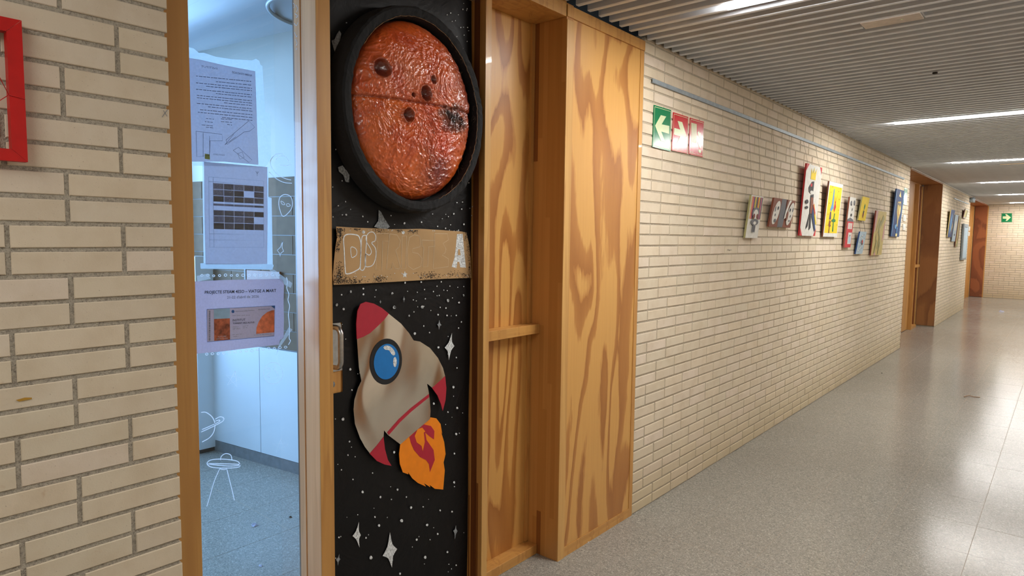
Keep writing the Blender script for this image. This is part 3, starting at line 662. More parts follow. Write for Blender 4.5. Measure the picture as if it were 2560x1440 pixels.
cut('highlight', K8(*circ(375, 370, 9, 25, 18)), XRK+.0032, .0006, STARW, rk)
fl_ = cut('flame', K8((402, 782), (440, 740), (480, 700), (520, 665), (555, 647), (582, 652), (603, 680), (611, 728), (604, 715), (621, 770), (628, 830), (618, 872), (624, 912), (616, 1008), (575, 1004), (548, 984), (552, 996), (520, 976), (530, 993), (490, 975), (462, 952), (440, 920), (442, 932), (415, 922), (400, 880), (396, 830)), XRK-.0035, .002, ORAN, rk)
cut('inner_flame', K8((448, 745), (490, 705), (520, 682), (555, 690), (572, 715), (570, 757), (548, 742), (526, 722), (533, 760), (568, 810), (574, 860), (550, 920), (545, 880), (530, 860), (500, 845), (470, 810), (455, 775)), XRK-.0028, .0007, CRIM, rk)
cut('flame_core', K8((474, 740), (488, 706), (512, 698), (527, 718), (519, 722), (524, 770), (514, 815), (508, 790), (484, 772)), XRK-.0022, .0006, ORAN, rk)

# ------------------------------------------------------------------ planet model
pm = thing('planet_model', 'round glossy orange planet relief with craters inside a black cardboard rim', 'model', (XD, 1.668, 2.006))
PC = (1.668, 2.006); RA, RB = .346, .374
def ell(a, b, t): return PC[0]+a*math.cos(t)-.05*b*math.sin(t)*0, PC[1]+b*math.sin(t)
n = 150; vs, fs = [], []; prof = []
for i in range(n):
    t = 2*math.pi*i/n; j1 = noise.noise(Vector((math.cos(t)*9, math.sin(t)*9, 2)))*.004; j2 = noise.noise(Vector((math.cos(t)*22, math.sin(t)*22, 7)))*.0035
    ring = [(XB+.006, RA+.006, RB+.006), (-.135, RA+.002+j1, RB+.002+j1), (-.108+j2, RA-.002+j1, RB-.002+j1), (-.103+j2, RA-.010, RB-.010), (-.103+j1, RA-.026, RB-.026), (-.106+j2*1.5, RA-.038+j1, RB-.038+j1), (-.14, RA-.039, RB-.039), (XB+.0061, RA-.037, RB-.037)]
    for x, a, b in ring: vs.append((x, *ell(a, b, t)))
m_ = len(ring)
for i in range(n):
    for k in range(m_-1): fs.append((i*m_+k, i*m_+k+1, ((i+1) % n)*m_+k+1, ((i+1) % n)*m_+k))
def rimmat():
    m = M('rim_black'); v = m.coord(); a = m.noise(v, 40, 4, .65); m.set(m.ramp(a, [(.3, srgb(8, 8, 10)), (.68, srgb(17, 17, 19)), (.84, srgb(36, 33, 30))]), .85); m.bump(a, .5, .004); return m.m
fixn(mesh('rim', vs, fs, rimmat(), pm, False))
# torn kraft edge on the inner lip
tp = []
for i in range(-30, 62):
    t = 2*math.pi*i/n; j = noise.noise(Vector((math.cos(t)*30, math.sin(t)*30, 3)))*.003
    tp.append(Vector((-.104+j, *ell(RA-.0385+j, RB-.0385+j, t))))
tube('torn_edge', tp, .0011, plain('torn_card', srgb(140, 104, 66), .8, nscale=90, amt=.4), pm, 5)
# dome
nr, nt_ = 190, 420; vs, fs, cols = [], [], []
DA, DB = RA-.046, RB-.044
craters = [(K6((403, 435))[0], .037, .016), (K6((652, 606))[0], .032, .016), (K6((553, 740))[0], .028, .014), (K6((712, 515))[0], .018, .006), (K6((578, 614))[0], .010, .005)]
craters = [(at(p[0], p[1], 0, -.085), r, h) for p, r, h in craters]
burn = at(*K6((835, 770))[0], 0, -.10); purp = at(*K6((760, 1120))[0], 0, -.10); hot = at(*K6((775, 930))[0], 0, -.095)
sa, sb = at(*K6((203, 600))[0], 0, -.12), at(*K6((800, 690))[0], 0, -.09)
def mixc(a, b, t): t = max(0, min(1, t)); return tuple(a[i]+(b[i]-a[i])*t for i in range(3))
ORG = srgb(222, 96, 36)[:3]; RED_ = srgb(196, 62, 28)[:3]; SALM = srgb(226, 122, 80)[:3]; MAR = srgb(92, 24, 14)[:3]; PUR = srgb(112, 26, 38)[:3]; BRN = srgb(34, 22, 22)[:3]; HOT = srgb(226, 76, 36)[:3]; LO = srgb(228, 108, 32)[:3]
for j in range(nr+1):
    rr = j/nr
    for i in range(nt_):
        t = 2*math.pi*i/nt_; y = PC[0]+DA*rr*math.cos(t); z = PC[1]+DB*rr*math.sin(t)
        x = XB+.006+.110*math.sqrt(max(0, 1-rr*rr))**.75
        seam = sa.z+(sb.z-sa.z)*(y-sa.y)/(sb.y-sa.y)
        dz = z-seam
        q = Vector((y, z, 0))
        w1_ = Vector((noise.noise(q*7), noise.noise(q*7+Vector((5, 2, 1))), 0))*.055
        rid = 1-abs(noise.noise((q+w1_)*30))*2.4; rid2 = 1-abs(noise.noise((q+w1_*1.5)*62+Vector((3, 3, 3))))*2.2
        rid3 = 1-abs(noise.noise((q+w1_*.8)*105+Vector((1, 8, 3))))*2.2
        h = .0046*max(rid, -.2)**2+.0034*max(rid2, -.2)**2+.0018*max(rid3, -.2)+.004*noise.noise(q*9)
        env = min(1, (1-rr)*9)
        h *= .35+.65*env
        h += .007/(1+math.exp(-dz*700)) - .007*math.exp(-((dz+.003)/.005)**2)
        seamd = math.exp(-((dz+.003)/.005)**2)
        c = mixc(ORG, SALM, .5+1.1*noise.noise(q*6)) if dz > 0 else mixc(ORG, LO, .5+1.2*noise.noise(q*5+Vector((9, 1, 0))))
        c = mixc(c, RED_, .45*max(0, noise.noise(q*14+Vector((1, 7, 0)))*2))
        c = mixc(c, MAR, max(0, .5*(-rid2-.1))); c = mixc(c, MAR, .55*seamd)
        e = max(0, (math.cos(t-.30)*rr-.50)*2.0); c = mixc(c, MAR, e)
        for P, rad, hh in craters:
            d = math.hypot(y-P.y, (z-P.z)*.9)/rad
            if d < 2.2:
                h = h*(1-.8*math.exp(-(d/.8)**4))+hh*(.6*math.exp(-((d-.85)/.17)**2)-1.1*math.exp(-(d/.5)**2)+(.14*math.exp(-((d-1.35)/.14)**2)))
                c = mixc(c, MAR, .85*math.exp(-((d-.35)/.55)**4)); c = mixc(c, BRN, .5*math.exp(-(d/.35)**2))
        d = math.hypot((y-burn.y)*.62, (z-burn.z)*1.1)+.03*noise.noise(q*32); c = mixc(c, BRN, 1.05-(d/.066)**2 if d < .068 else 0); h += .006*math.exp(-(d/.05)**2)*(1+noise.noise(q*70)*2)
        d = math.hypot((y-purp.y), (z-purp.z)*.8)+.03*noise.noise(q*25); c = mixc(c, PUR, .85*math.exp(-(d/.085)**2))
        d = math.hypot((y-hot.y), (z-hot.z)*1.1); c = mixc(c, HOT, .7*math.exp(-(d/.05)**2))
        vs.append((x+h, y, z)); cols.append(c)
for j in range(1, nr):
    for i in range(nt_):
        fs.append((j*nt_+i, j*nt_+(i+1) % nt_, (j+1)*nt_+(i+1) % nt_, (j+1)*nt_+i))
for i in range(nt_): fs.append((0, nt_+(i+1) % nt_, nt_+i)) if False else fs.append((0, nt_+i, nt_+(i+1) % nt_))
m = M('planet_glaze'); va = m.n('ShaderNodeVertexColor', layer_name='pigment'); nn = m.noise(m.coord(), 45, 3, .6, 1.2)
m.set(m.mix(m.ramp(nn, [(.4, (0, 0, 0, 1)), (.8, (.3, .3, .3, 1))]), va.outputs[0], srgb(120, 36, 18)), .34); m.b.inputs['Coat Weight'].default_value = .9; m.b.inputs['Coat Roughness'].default_value = .16
m.bump(nn, .45, .006)
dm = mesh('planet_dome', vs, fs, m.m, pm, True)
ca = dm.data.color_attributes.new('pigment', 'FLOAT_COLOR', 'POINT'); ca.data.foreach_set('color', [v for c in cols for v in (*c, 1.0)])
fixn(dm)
# stray fibres between rim and planet
fb = []; r4 = random.Random(9)
for _ in range(34):
    t = r4.uniform(-1.0, 1.1); P = Vector((-.14+r4.uniform(-.02, .03), *ell(RA-.044, RB-.044, t))); 
    Q = [P]
    for k in range(4): Q.append(Q[-1]+Vector((r4.uniform(-.006, .008), r4.uniform(-.006, .005), r4.uniform(-.014, .014))))
    fb.append(Q)
vs, fs = [], []
for Q in fb:
    v, f = ribbon_data(Q, .0007, XN); b = len(vs); vs += v; fs += [tuple(i+b for i in q) for q in f]
o = mesh('stray_fibres', vs, fs, plain('fibre', srgb(120, 96, 70), .8), pm); o['kind'] = 'stuff'

# ------------------------------------------------------------------ papers on the glass
XI = XG-.0065     # room side of the pane
def sheet(name, pxs, x, mat, parent, th=.0004): return cut(name, pxs, x, th, mat, parent)
def lines_print(name, rows, x, mat, parent, hpx=1.6, seed=1):
    """rows of unreadable small print: (x0,y0,x1,y1)"""
    r = random.Random(seed); vs, fs = [], []
    for (x0, y0, x1, y1) in rows:
        t = 0.0; L = math.hypot(x1-x0, y1-y0)
        while t < 1:
            wl_ = r.uniform(4, 11)/L; a, b = t, min(1, t+wl_)
            q = [(x0+(x1-x0)*a, y0+(y1-y0)*a-hpx/2), (x0+(x1-x0)*b, y0+(y1-y0)*b-hpx/2), (x0+(x1-x0)*b, y0+(y1-y0)*b+hpx/2), (x0+(x1-x0)*a, y0+(y1-y0)*a+hpx/2)]
            k = len(vs); vs += [at(p[0], p[1], 0, x) for p in q]; fs.append((k+3, k+2, k+1, k)); t = b+r.uniform(1.2, 2.4)/L
    o = mesh(name, vs, fs, mat, parent); o['kind'] = 'stuff'; return o
e1 = thing('evacuation_notice', 'translucent printed evacuation notice in a plastic sleeve at the top of the glass', 'notice', tuple(at(565, 280, 0, XI)))
sheet('sleeve', [(468, 117), (484, 121), (497, 132), (510, 132), (540, 142), (580, 148), (630, 151), (640, 147), (648, 152), (651, 162), (656, 165), (663, 280), (676, 284), (678, 395), (668, 412), (660, 418), (486, 414), (468, 400)], XI-.0010, SLEEVE, e1)
sheet('printed_sheet', [(468, 144), (500, 149), (560, 163), (638, 178), (641, 260), (646, 412), (560, 404), (486, 404), (468, 404)], XI, SHEET, e1)
XJ = XG-.0045
text('heading', "ALARMA D'EVACUACIÓ", (580, 183), (630, 191), 5, XJ, TINK, e1, .02, True)
text('heading', 'INSTITUT', (503, 168), (543, 174), 5, XJ, TINK, e1, .0, True)
rows = []
yy = 196
for (xa, xb, dy) in [(490, 628, 0), (540, 628, 9), (490, 630, 8), (515, 630, 6), (490, 630, 10), (540, 630, 6), (492, 630, 9), (492, 630, 6), (560, 630, 6), (492, 631, 8), (520, 631, 6), (500, 631, 9), (495, 631, 7), (555, 631, 7)]:
    yy += dy; sl = .10
    rows.append((xa, yy+(xa-490)*sl-6, xb, yy+(xb-490)*sl-6))
lines_print('small_print', rows, XJ, TINK, e1)
lines_print('legend_print', [(515, 296, 535, 298), (512, 304, 532, 306), (504, 312, 532, 315), (515, 318, 533, 320), (552, 297, 580, 299), (552, 304, 580, 306), (568, 311, 580, 313)], XJ, TINK, e1, 1.4, 3)
def outline(name, polys, x, wd, mat, parent, closed=True): return strokes(name, polys, x, wd, mat, parent, False, closed)
outline('floor_plan', [[(565, 350), (622, 302), (637, 318), (624, 328), (610, 330), (590, 345), (575, 355), (568, 362)], [(562, 362), (590, 342), (584, 336)], [(490, 328), (555, 336), (556, 352), (525, 352), (524, 388), (492, 392)], [(508, 332), (508, 392)], [(524, 340), (524, 390)], [(583, 376), (596, 368), (630, 400), (622, 406)], [(594, 384), (606, 380), (610, 394), (600, 398)]], XJ, .0012, TINK, e1)
cut('highlighted_room', [(512, 384), (524, 386), (525, 399), (512, 397)], XJ, .0002, sheet_mat('highlighter', srgb(198, 214, 120), .4), e1)
text('plan_caption', 'PLANTA BAIXA', (533, 387), (561, 390), 4, XJ, TINK, e1, .0, True)
e2 = thing('timetable', 'translucent timetable sheet with grey cells taped to the middle of the glass', 'notice', tuple(at(590, 530, 0, XI)))
sheet('backing_sheet', [(506, 404), (590, 412), (671, 417), (671, 493), (679, 495), (682, 660), (684, 664), (681, 674), (502, 672), (501, 659), (509, 658)], XI-.0016, SLEEVE, e2)
sheet('tape_strip', [(501, 658), (682, 661), (683, 673), (502, 672)], XI-.0002, TAPE, e2)
sheet('printed_sheet', [(510, 404), (590, 411), (668, 418), (669, 540), (668, 660), (600, 661), (514, 661), (511, 520)], XI-.0006, SHEET, e2)
def uv2(u, v):
    TL, TR, BR, BL = (510, 404), (668, 418), (668, 660), (514, 661)
    a = (TL[0]+(TR[0]-TL[0])*u, TL[1]+(TR[1]-TL[1])*u); b = (BL[0]+(BR[0]-BL[0])*u, BL[1]+(BR[1]-BL[1])*u)
    return (a[0]+(b[0]-a[0])*v, a[1]+(b[1]-a[1])*v)
cu = [.14, .31, .47, .63, .79, .945]
rv = [(.20, .262), (.262, .325), (.325, .385), (.40, .425), (.465, .522), (.522, .59), (.59, .655)]
gr = [['L', 'G', 'L', 'G', 'G'], ['L', 'G', 'D', 'W', 'G'], ['D', 'L', 'D', 'G', 'G'], ['L', 'L', 'L', 'L', 'G'], ['G', 'G', 'G', 'G', 'D'], ['L', 'G', 'L', 'G', 'W'], ['D', 'G', 'D', 'D', 'G']]
pr = []
for r_, (va_, vb_) in enumerate(rv):
    for c_ in range(5):
        g = gr[r_][c_]
        if g == 'W': continue
        q = [uv2(cu[c_]+.003, va_+.002), uv2(cu[c_+1]-.003, va_+.002), uv2(cu[c_+1]-.003, vb_-.002), uv2(cu[c_]+.003, vb_-.002)]
        cut('table_cell', q, XJ-.0006, .0002, {'L': TGREY2, 'G': TGREY, 'D': TDARK}[g], e2)
        if vb_-va_ > .04:
            for s_ in (.3, .5, .7):
                a = uv2(cu[c_]+.02, va_+(vb_-va_)*s_); b = uv2(cu[c_+1]-.02, va_+(vb_-va_)*s_); pr.append((a[0], a[1], b[0], b[1]))
lines_print('cell_print', pr, XJ-.0003, TDARK, e2, 1.1, 8)
outline('table_lines', [[uv2(.07, .145), uv2(.945, .145), uv2(.945, .83), uv2(.07, .83)], [uv2(.14, .145), uv2(.14, .83)], [uv2(.07, .19), uv2(.945, .19)], [uv2(.07, .70), uv2(.945, .70)], [uv2(.07, .76), uv2(.945, .76)]], XJ-.0004, .0008, TLINE, e2)
strokes('small_tree_logo', [[(643, 440), (643, 428)], [(643, 434), (639, 428)], [(643, 434), (647, 429)]], XJ-.0003, .0012, TDARK, e2, False)
e3 = thing('project_notice', 'white notice about a Mars project with a boarding pass picture, lowest on the glass', 'notice', tuple(at(605, 790, 0, XG)))
XE = XG+.0022
sheet('paper', [(480, 704), (560, 700), (700, 697), (707, 700), (710, 712), (709, 760), (710, 800), (709, 845), (700, 850), (697, 862), (640, 868), (560, 878), (494, 884), (480, 885)], XE, SHEETW, e3, .0005)
for q in ([(672, 674), (684, 673), (731, 708), (727, 720), (712, 712)], [(492, 690), (520, 684), (527, 697), (494, 704)], [(722, 818), (731, 824), (700, 868), (690, 888), (698, 860)]):
    sheet('tape_strip', q, XE+.0006, TAPE, e3)
E4 = lambda *p: [(470+x/5.54, 660+y/5.54) for x, y in p]
XT = XE+.0005
text('title', 'PROJECTE STEAM 4ESO – VIATGE A MART', E4((233, 413))[0], E4((1222, 387))[0], 7.6, XT, INK, e3, .018)
text('date', "21-22 d'abril de 2026", E4((541, 480))[0], E4((980, 466))[0], 6.6, XT, GREYI, e3, .004)
cut('boarding_pass', E4((263, 628), (580, 612), (1205, 578), (1195, 998), (580, 1048), (266, 1080)), XT, .0002, SHEETW, e3)
outline('pass_border', [E4((263, 628), (1205, 578), (1195, 998), (266, 1080))], XT+.0004, .0011, INKB, e3)
cut('pass_sky', E4((358, 628), (580, 615), (580, 752), (360, 762)), XT+.0003, .0002, SKYP, e3)
cut('pass_ground', E4((360, 762), (580, 752), (583, 1046), (364, 1064)), XT+.0003, .0002, SOIL, e3)
P = [(1195, 640), (1160, 642), (1100, 665), (1030, 720), (980, 800), (950, 880), (944, 968), (1195, 945)]
cut('pass_planet', E4(*P), XT+.0003, .0002, MARSP, e3)
cut('pass_corner', E4((1150, 582), (1205, 578), (1203, 620)), XT+.0003, .0002, INKB, e3)
cut('pass_emblem', E4(*circ(623, 658, 20, 22)), XT+.0003, .0002, INKB, e3)
text('pass_print', 'National Aeronautics and Space Administration', E4((655, 662))[0], E4((918, 645))[0], 1.9, XT+.0004, INK, e3)
text('pass_print', 'BOARDING PASS', E4((975, 636))[0], E4((1132, 628))[0], 2.2, XT+.0004, INK, e3)
text('pass_name', 'INSTITUT', E4((617, 795))[0], E4((795, 785))[0], 5.6, XT+.0004, INK, e3, .006)
text('pass_name', 'TORRENT DELS ALOUS', E4((620, 834))[0], E4((918, 818))[0], 4.2, XT+.0004, INK, e3, .012)
text('pass_print', 'FUTURE', E4((415, 1020))[0], E4((530, 1010))[0], 3.6, XT+.0006, SHEETW, e3)
text('pass_print', 'MISSION TO MARS', E4((395, 1045))[0], E4((550, 1034))[0], 2.2, XT+.0006, SHEETW, e3, .02)
lines_print('pass_small_print', [tuple(E4((a, b))[0]+E4((c, d))[0]) for a, b, c, d in [(615, 716, 855, 708), (620, 872, 700, 866), (620, 890, 690, 885), (620, 905, 730, 897), (760, 862, 840, 855), (760, 885, 820, 880), (615, 980, 765, 970), (630, 1005, 705, 1000), (910, 985, 1160, 968)]], XT+.0004, GREYL, e3, .8, 5)
bars = []; yy = 650
r5 = random.Random(2)
while yy < 1055:
    h = r5.uniform(3, 9); q = E4((288, yy), (310, yy-1), (310, yy+h), (288, yy+h)); bars.append(q); yy += h+r5.uniform(3, 8)
vs, fs = [], []
for q in bars:
    k = len(vs); vs += [at(p[0], p[1], 0, XT+.0004) for p in q]; fs.append((k+3, k+2, k+1, k))
mesh('barcode', vs, fs, GREYI, e3)

# ------------------------------------------------------------------ room behind the glass
ang = math.radians(9.0); dv = Vector((math.cos(ang), math.sin(ang), 0)); A0 = Vector((-1.92, 2.255, 0)); nv = Vector((math.sin(ang), -math.cos(ang), 0))
def rp(s, off, z): return A0+dv*s+nv*off+Vector((0, 0, z))
def rbox(name, s0, s1, o0, o1, z0, z1, mat, parent=None):
    vs = [rp(s, o, z) for s in (s0, s1) for o in (o0, o1) for z in (z0, z1)]
    return fixn(mesh(name, vs, BOXF, mat, parent))
wr = thing('wall_room_side', kind='structure', loc=(-1.92, 2.3, 0))
rbox('plaster', -2.2, 1.62, -.10, 0.0, 1.9, 3.55, ROOMW, wr)
rbox('mortar', -2.2, 1.62, -.10, -.004, .0, 1.9, KICK, wr)
for k in range(9):
    z0 = .80+.1225*k
    for s_ in range(-2, 5):
        a = -2.2+.62*(s_+2)+(.31 if k % 2 else 0); b = min(a+.614, 1.6)
        if a < 1.5: rbox('block', a, b, -.02, 0, z0, min(z0+.118, 1.898), GREYB, wr)
rbox('kickboard', -1.1, 1.6, 0.001, .012, 0, .075, KICK, wr)
cb = thing('room_cupboard', 'white low cupboard with tall plain doors standing behind the glass', 'cupboard', tuple(rp(-.2, .02, .076)))
rbox('carcass', -1.06, 1.40, .001, .004, .078, .79, CABM, cb)
for a, b in ((-1.05, -.362), (-.356, .35), (.356, 1.06), (1.066, 1.39)): rbox('door', a, b, .0045, .014, .079, .788, CABM, cb)
# white column beside it
pc = thing('white_column', 'narrow white boxed column at the far left behind the glass', 'column', (-2.85, 2.06, 0))
box('shaft', (-3.0, 2.0, .03), (-2.765, 2.125, 1.38), CABM, pc); box('foot', (-2.995, 2.005, 0), (-2.775, 2.12, .03), VOID, pc)
o = box('wall_room_back', (-3.3, 1.98, 0), (-3.05, 2.5, 3.55), ROOMW); o['kind'] = 'structure'
o = box('wall_room_sill', (-3.3, -3.2, 0), (-3.05, 1.98, .9), ROOMW); o['kind'] = 'structure'
o = box('wall_room_lintel', (-3.3, -3.2, 2.62), (-3.05, 1.98, 3.55), ROOMW); o['kind'] = 'structure'
o = box('wall_room_near', (-3.3, -3.4, 0), (-.28, -3.2, 3.55), ROOMW); o['kind'] = 'structure'
o = box('ceiling_room', (-3.4, -3.4, 3.55), (-.2, 2.7, 3.65), ROOMW); o['kind'] = 'structure'
o = box('wall_room_front', (-.4, 2.04, 0), (-.24, 2.7, 3.55), ROOMW); o['kind'] = 'structure'
o = box('wall_room_front', (-.36, -3.2, 0), (-.285, Y0-.01, 3.55), ROOMW); o['kind'] = 'structure'
o = box('wall_room_top', (-.36, Y0-.01, ZH+.1), (-.285, 2.1, 3.55), ROOMW); o['kind'] = 'structure'
w2 = thing('window_2', kind='structure', loc=(-3.1, -.5, .9))
for y in (-3.15, -1.9, -.65, .6, 1.94): box('frame_post', (-3.16, y-.03, .9), (-3.08, y+.03, 2.62), WHITEP, w2)
box('frame_rail', (-3.16, -3.2, .9), (-3.08, 1.97, .95), WHITEP, w2); box('frame_rail', (-3.16, -3.2, 2.57), (-3.08, 1.97, 2.62), WHITEP, w2)
bd = thing('wall_board', 'dark brown board on the room wall glimpsed between the two lower notices', 'board', tuple(rp(-.33, .005, 1.12)))
rbox('board_face', -.47, -.14, .006, .02, 1.13, 1.30, DARKW, bd); rbox('board_edge', -.485, -.4705, .006, .024, 1.12, 1.31, KICK, bd)
w3 = thing('window_3', kind='structure', loc=(-3.04, 2.1, 1.85))
box('dark_pane', (-3.049, 2.05, 1.90), (-3.046, 2.165, 2.02), plain('evening_garden', srgb(58, 62, 64), .3, nscale=30, amt=.5), w3)
for k_ in range(5): tube('branch', [(-3.044, 2.055+.02*k_, 1.905), (-3.043, 2.075+.018*k_, 1.95), (-3.044, 2.06+.022*k_, 2.01)], .0015, ROOMW, w3, 5)
box('frame_rail', (-3.049, 2.05, 1.865), (-3.03, 2.168, 1.899), ALU, w3); box('frame_post', (-3.049, 2.1655, 1.865), (-3.03, 2.175, 2.03), WHITEP, w3)
# duct
dt = thing('ventilation_duct', 'large round white ventilation duct under the room ceiling behind the glass', 'duct', tuple(rp(0, .55, 2.95)))
def cyl(name, s0, s1, off, z, r, mat, parent, n=48):
    vs, fs = [], []
    for s in (s0, s1):
        for k in range(n):
            a = 2*math.pi*k/n; vs.append(rp(s, off+r*math.cos(a), z+r*math.sin(a)))
    for k in range(n): fs.append((k, (k+1) % n, n+(k+1) % n, n+k))
    return fixn(mesh(name, vs, fs, mat, parent, True))
DO, DZ, DR = .60, 3.01, .45
cyl('duct_shell', -1.4, 1.5, DO, DZ, DR, DUCTM, dt)
t0_ = -1.5; rad_ = nv*math.cos(t0_)+Vector((0, 0, math.sin(t0_))); e2_ = -nv*math.sin(t0_)+Vector((0, 0, math.cos(t0_))); cc_ = A0+dv*.88+nv*DO+Vector((0, 0, DZ))+rad_*(DR+.004)
tube('branch_collar', [cc_+dv*.2*math.cos(k*math.pi/24)+e2_*.2*math.sin(k*math.pi/24)+rad_*(-.0+.0*k) for k in range(48)], .009, DUCTM, dt, 8, True)
# scraps on the room floor
def scrap(name, label, px, py, size, mat, seed, cat='litter', group=None):
    P = at(px, py, 2, .004); r = random.Random(seed); n_ = 7; vs = []; 
    for j in range(2):
        for k in range(n_):
            a = 2*math.pi*k/n_; rr = size*(1 if j == 0 else .45)*r.uniform(.5, 1.1)
            vs.append((P.x+rr*math.cos(a), P.y+rr*.7*math.sin(a), .001+ (0 if j == 0 else size*r.uniform(.2, .6))))
    fs = [(k, (k+1) % n_, n_+(k+1) % n_, n_+k) for k in range(n_)]+[tuple(range(n_, 2*n_)), tuple(reversed(range(n_)))]
    o = fixn(mesh(name, vs, fs, mat)); return tag(o, label, cat, group)
scrap('paper_scrap', 'crumpled white paper scrap on the room floor behind the glass', 636, 1312, .026, SHEETW, 1)
scrap('paper_scrap', 'tiny pale paper scrap low on the room floor behind the glass', 652, 1413, .012, SHEETW, 2)
scrap('leaf_scrap', 'small dark dry scrap on the room floor by the mullion', 726, 1292, .014, VOID, 3)

# ------------------------------------------------------------------ doorway 2 and 3
d2 = thing('door_2', kind='structure', loc=(-.15, 12.3, 0))
box('back_panel', (-.34, Y2-.3, 0), (-.315, Y3+.3, ZC+.08), PINE, d2)
box('reveal_panel', (-.29, Y3-.02, .02), (-.0015, Y3-.001, ZC-.028), PLYD, d2)
box('reveal_panel', (-.29, Y2+.001, 0), (-.0015, Y2+.02, ZC-.028), PLYD, d2)
box('soffit', (-.32, Y2+.02, ZC-.027), (-.0015, Y3-.001, ZC+.02), PLYD, d2)
box('jamb', (-.315, 13.78, 0), (-.292, Y3-.021, ZH), PINE2, d2); box('jamb', (-.315, 13.70, 0), (-.30, 13.765, ZH), DARKW, d2)
box('post', (-.315, 13.15, 0), (-.24, 13.185, ZH), PINE, d2)
box('niche_rail', (-.3145, 13.19, 1.086), (-.25, 13.69, 1.13), PINEX, d2); box('niche_sill', (-.3145, 13.19, 0), (-.25, 13.69, .045), PINEX, d2)
box('door_leaf', (-.3145, 11.8, .01), (-.30, 13.1, ZH-.01), PINE, d2)
d3 = thing('door_3', kind='structure', loc=(-.15, 20.4, 0))
box('back_panel', (-.34, Y4-.3, 0), (-.315, YE+.2, ZC+.08), PINE, d3)
box('reveal_panel', (-.29, YE-.03, .01), (-.003, YE-.008, ZC-.04), PLYR, d3)
box('jamb', (-.315, YE-.35, 0), (-.292, YE-.2, ZH), PINE2, d3); box('jamb', (-.005, YE-.03, 0), (.02, YE-.0072, ZC-.04), PINE2, d3)
box('soffit', (-.32, Y4+.001, ZC-.039), (-.0015, YE-.008, ZC+.02), PLYR, d3)
t = thing('grey_wall_box', 'small grey twin box fixed high at the corner before the last doorway', 'box', (.04, 18.2, 2.5))
for dx in (0, .16):
    tube('box_body', [(.045, 18.05+dx, 2.44), (.045, 18.05+dx, 2.545)], .045, ALU, t, 14)
box('bracket', (.0, 18.0, 2.47), (.03, 18.24, 2.5), ALU, t)

# ------------------------------------------------------------------ rails, signs, switches
for nm, ya, yb, lb in (('picture_rail', 3.2195, 10.3, 'long grey aluminium picture rail above the near hanging paintings'), ('picture_rail', 15.4, 17.8, 'short pale picture rail on the far wall between the doorways')):
    t = thing(nm, lb, 'rail', (.008, ya, 2.39), group='picture hanging rails')
    v, f = [(.0, .0), (.011, .0), (.011, .022), (.0, .022)], None
    box('rail_front', (.008, ya, 2.378), (.012, yb, 2.400), ALU, t); box('rail_lip', (.0005, ya, 2.396), (.0078, yb, 2.3995), ALU, t); box('rail_lip', (.0005, ya, 2.378), (.0078, yb, 2.3805), ALU, t)
S3 = lambda *p: [(1590+x/5.54, 160+y/5.54) for x, y in p]
def sign(label, cat, quad, x, mat, name='safety_sign', ax=0, brd=.08):
    P = [at(p[0], p[1], ax, x) for p in quad]; c_ = sum(P, Vector())/4
    t = thing(name, label, cat, tuple(c_), group='photoluminescent safety signs')
    off = (-.003, 0, 0) if ax == 0 else (0, .003, 0)
    prism('plate', P, off, mat, t)
    e = Vector((.0008, 0, 0)) if ax == 0 else Vector((0, -.0008, 0)); N = XN if ax == 0 else Vector((0, -1, 0))
    Q = [p+(c_-p)*brd+e for p in P]+[]; Q.append(Q[0]); v, f = ribbon_data(Q, .0028, N); mesh('border', v, f, LUMI, t)
    return t
XSg = .0045
s = sign('green exit sign with a cream arrow pointing left, beside the plywood', 'sign', [(1635, 262), (1678, 275), (1676, 378.5), (1631.5, 367)], XSg, GREEN)
cut('arrow', S3((345, 708), (418, 728), (355, 835), (462, 858), (460, 968), (350, 935), (405, 1078), (345, 1065), (265, 855)), XSg+.001, .0006, LUMI, s)
s = sign('red sign with a cream arrow pointing right, between green sign and hose sign', 'sign', [(1683.5, 280.5), (1721, 292.5), (1718.5, 384), (1680, 376)], XSg, REDS)
cut('arrow', S3((578, 788), (640, 805), (697, 985), (628, 1120), (560, 1108), (612, 1000), (527, 978), (532, 885), (612, 908)), XSg+.001, .0006, LUMI, s)
s = sign('red fire hose sign with reel and flames, rightmost of the trio', 'sign', [(1725.5, 294), (1760, 304.5), (1756.5, 393), (1722.5, 385)], XSg, REDS)
for k in range(7):
    xx = 768+k*11; cut('hose_reel', S3((xx, 812+k*3), (xx+7.5, 814+k*3), (xx+5, 1085+k*2.5), (xx-2, 1083+k*2.5)), XSg+.001, .0006, LUMI, s)
cut('hose_nozzle', S3((765, 1080), (774, 1083), (772, 1170), (764, 1160)), XSg+.001, .0006, LUMI, s)
for Q in ([(852, 940), (862, 945), (868, 925), (885, 960), (895, 945), (905, 1010), (900, 1060), (880, 1020), (862, 990)], [(855, 1065), (880, 1080), (903, 1130), (906, 1165), (880, 1160), (862, 1120)], [(862, 1180), (905, 1195), (898, 1232), (880, 1232), (866, 1215)]):
    cut('flame', S3(*Q), XSg+.001, .0006, LUMI, s)
text('sign_print', 'BIE', S3((752, 1218))[0], S3((792, 1228))[0], 2.6, XSg+.001, LUMI, s)
s = sign('green sign with left arrow beside the blue painting at the brown doorway', 'sign', [(2261, 469), (2269, 471.5), (2266.5, 513), (2258.5, 511)], .004, GREEN)
cut('arrow', [(2259.5, 491), (2264, 482), (2265.5, 482), (2263.2, 488.5), (2268, 489.5), (2267.7, 494.5), (2263, 494), (2264.5, 501), (2263, 501)], .0052, .0006, LUMI, s)
s = sign('green exit sign with right arrow high on the end wall', 'sign', [(2503.5, 533), (2530.5, 532.5), (2530.5, 555.5), (2503, 556)], YE-.004, GREEN, ax=1)
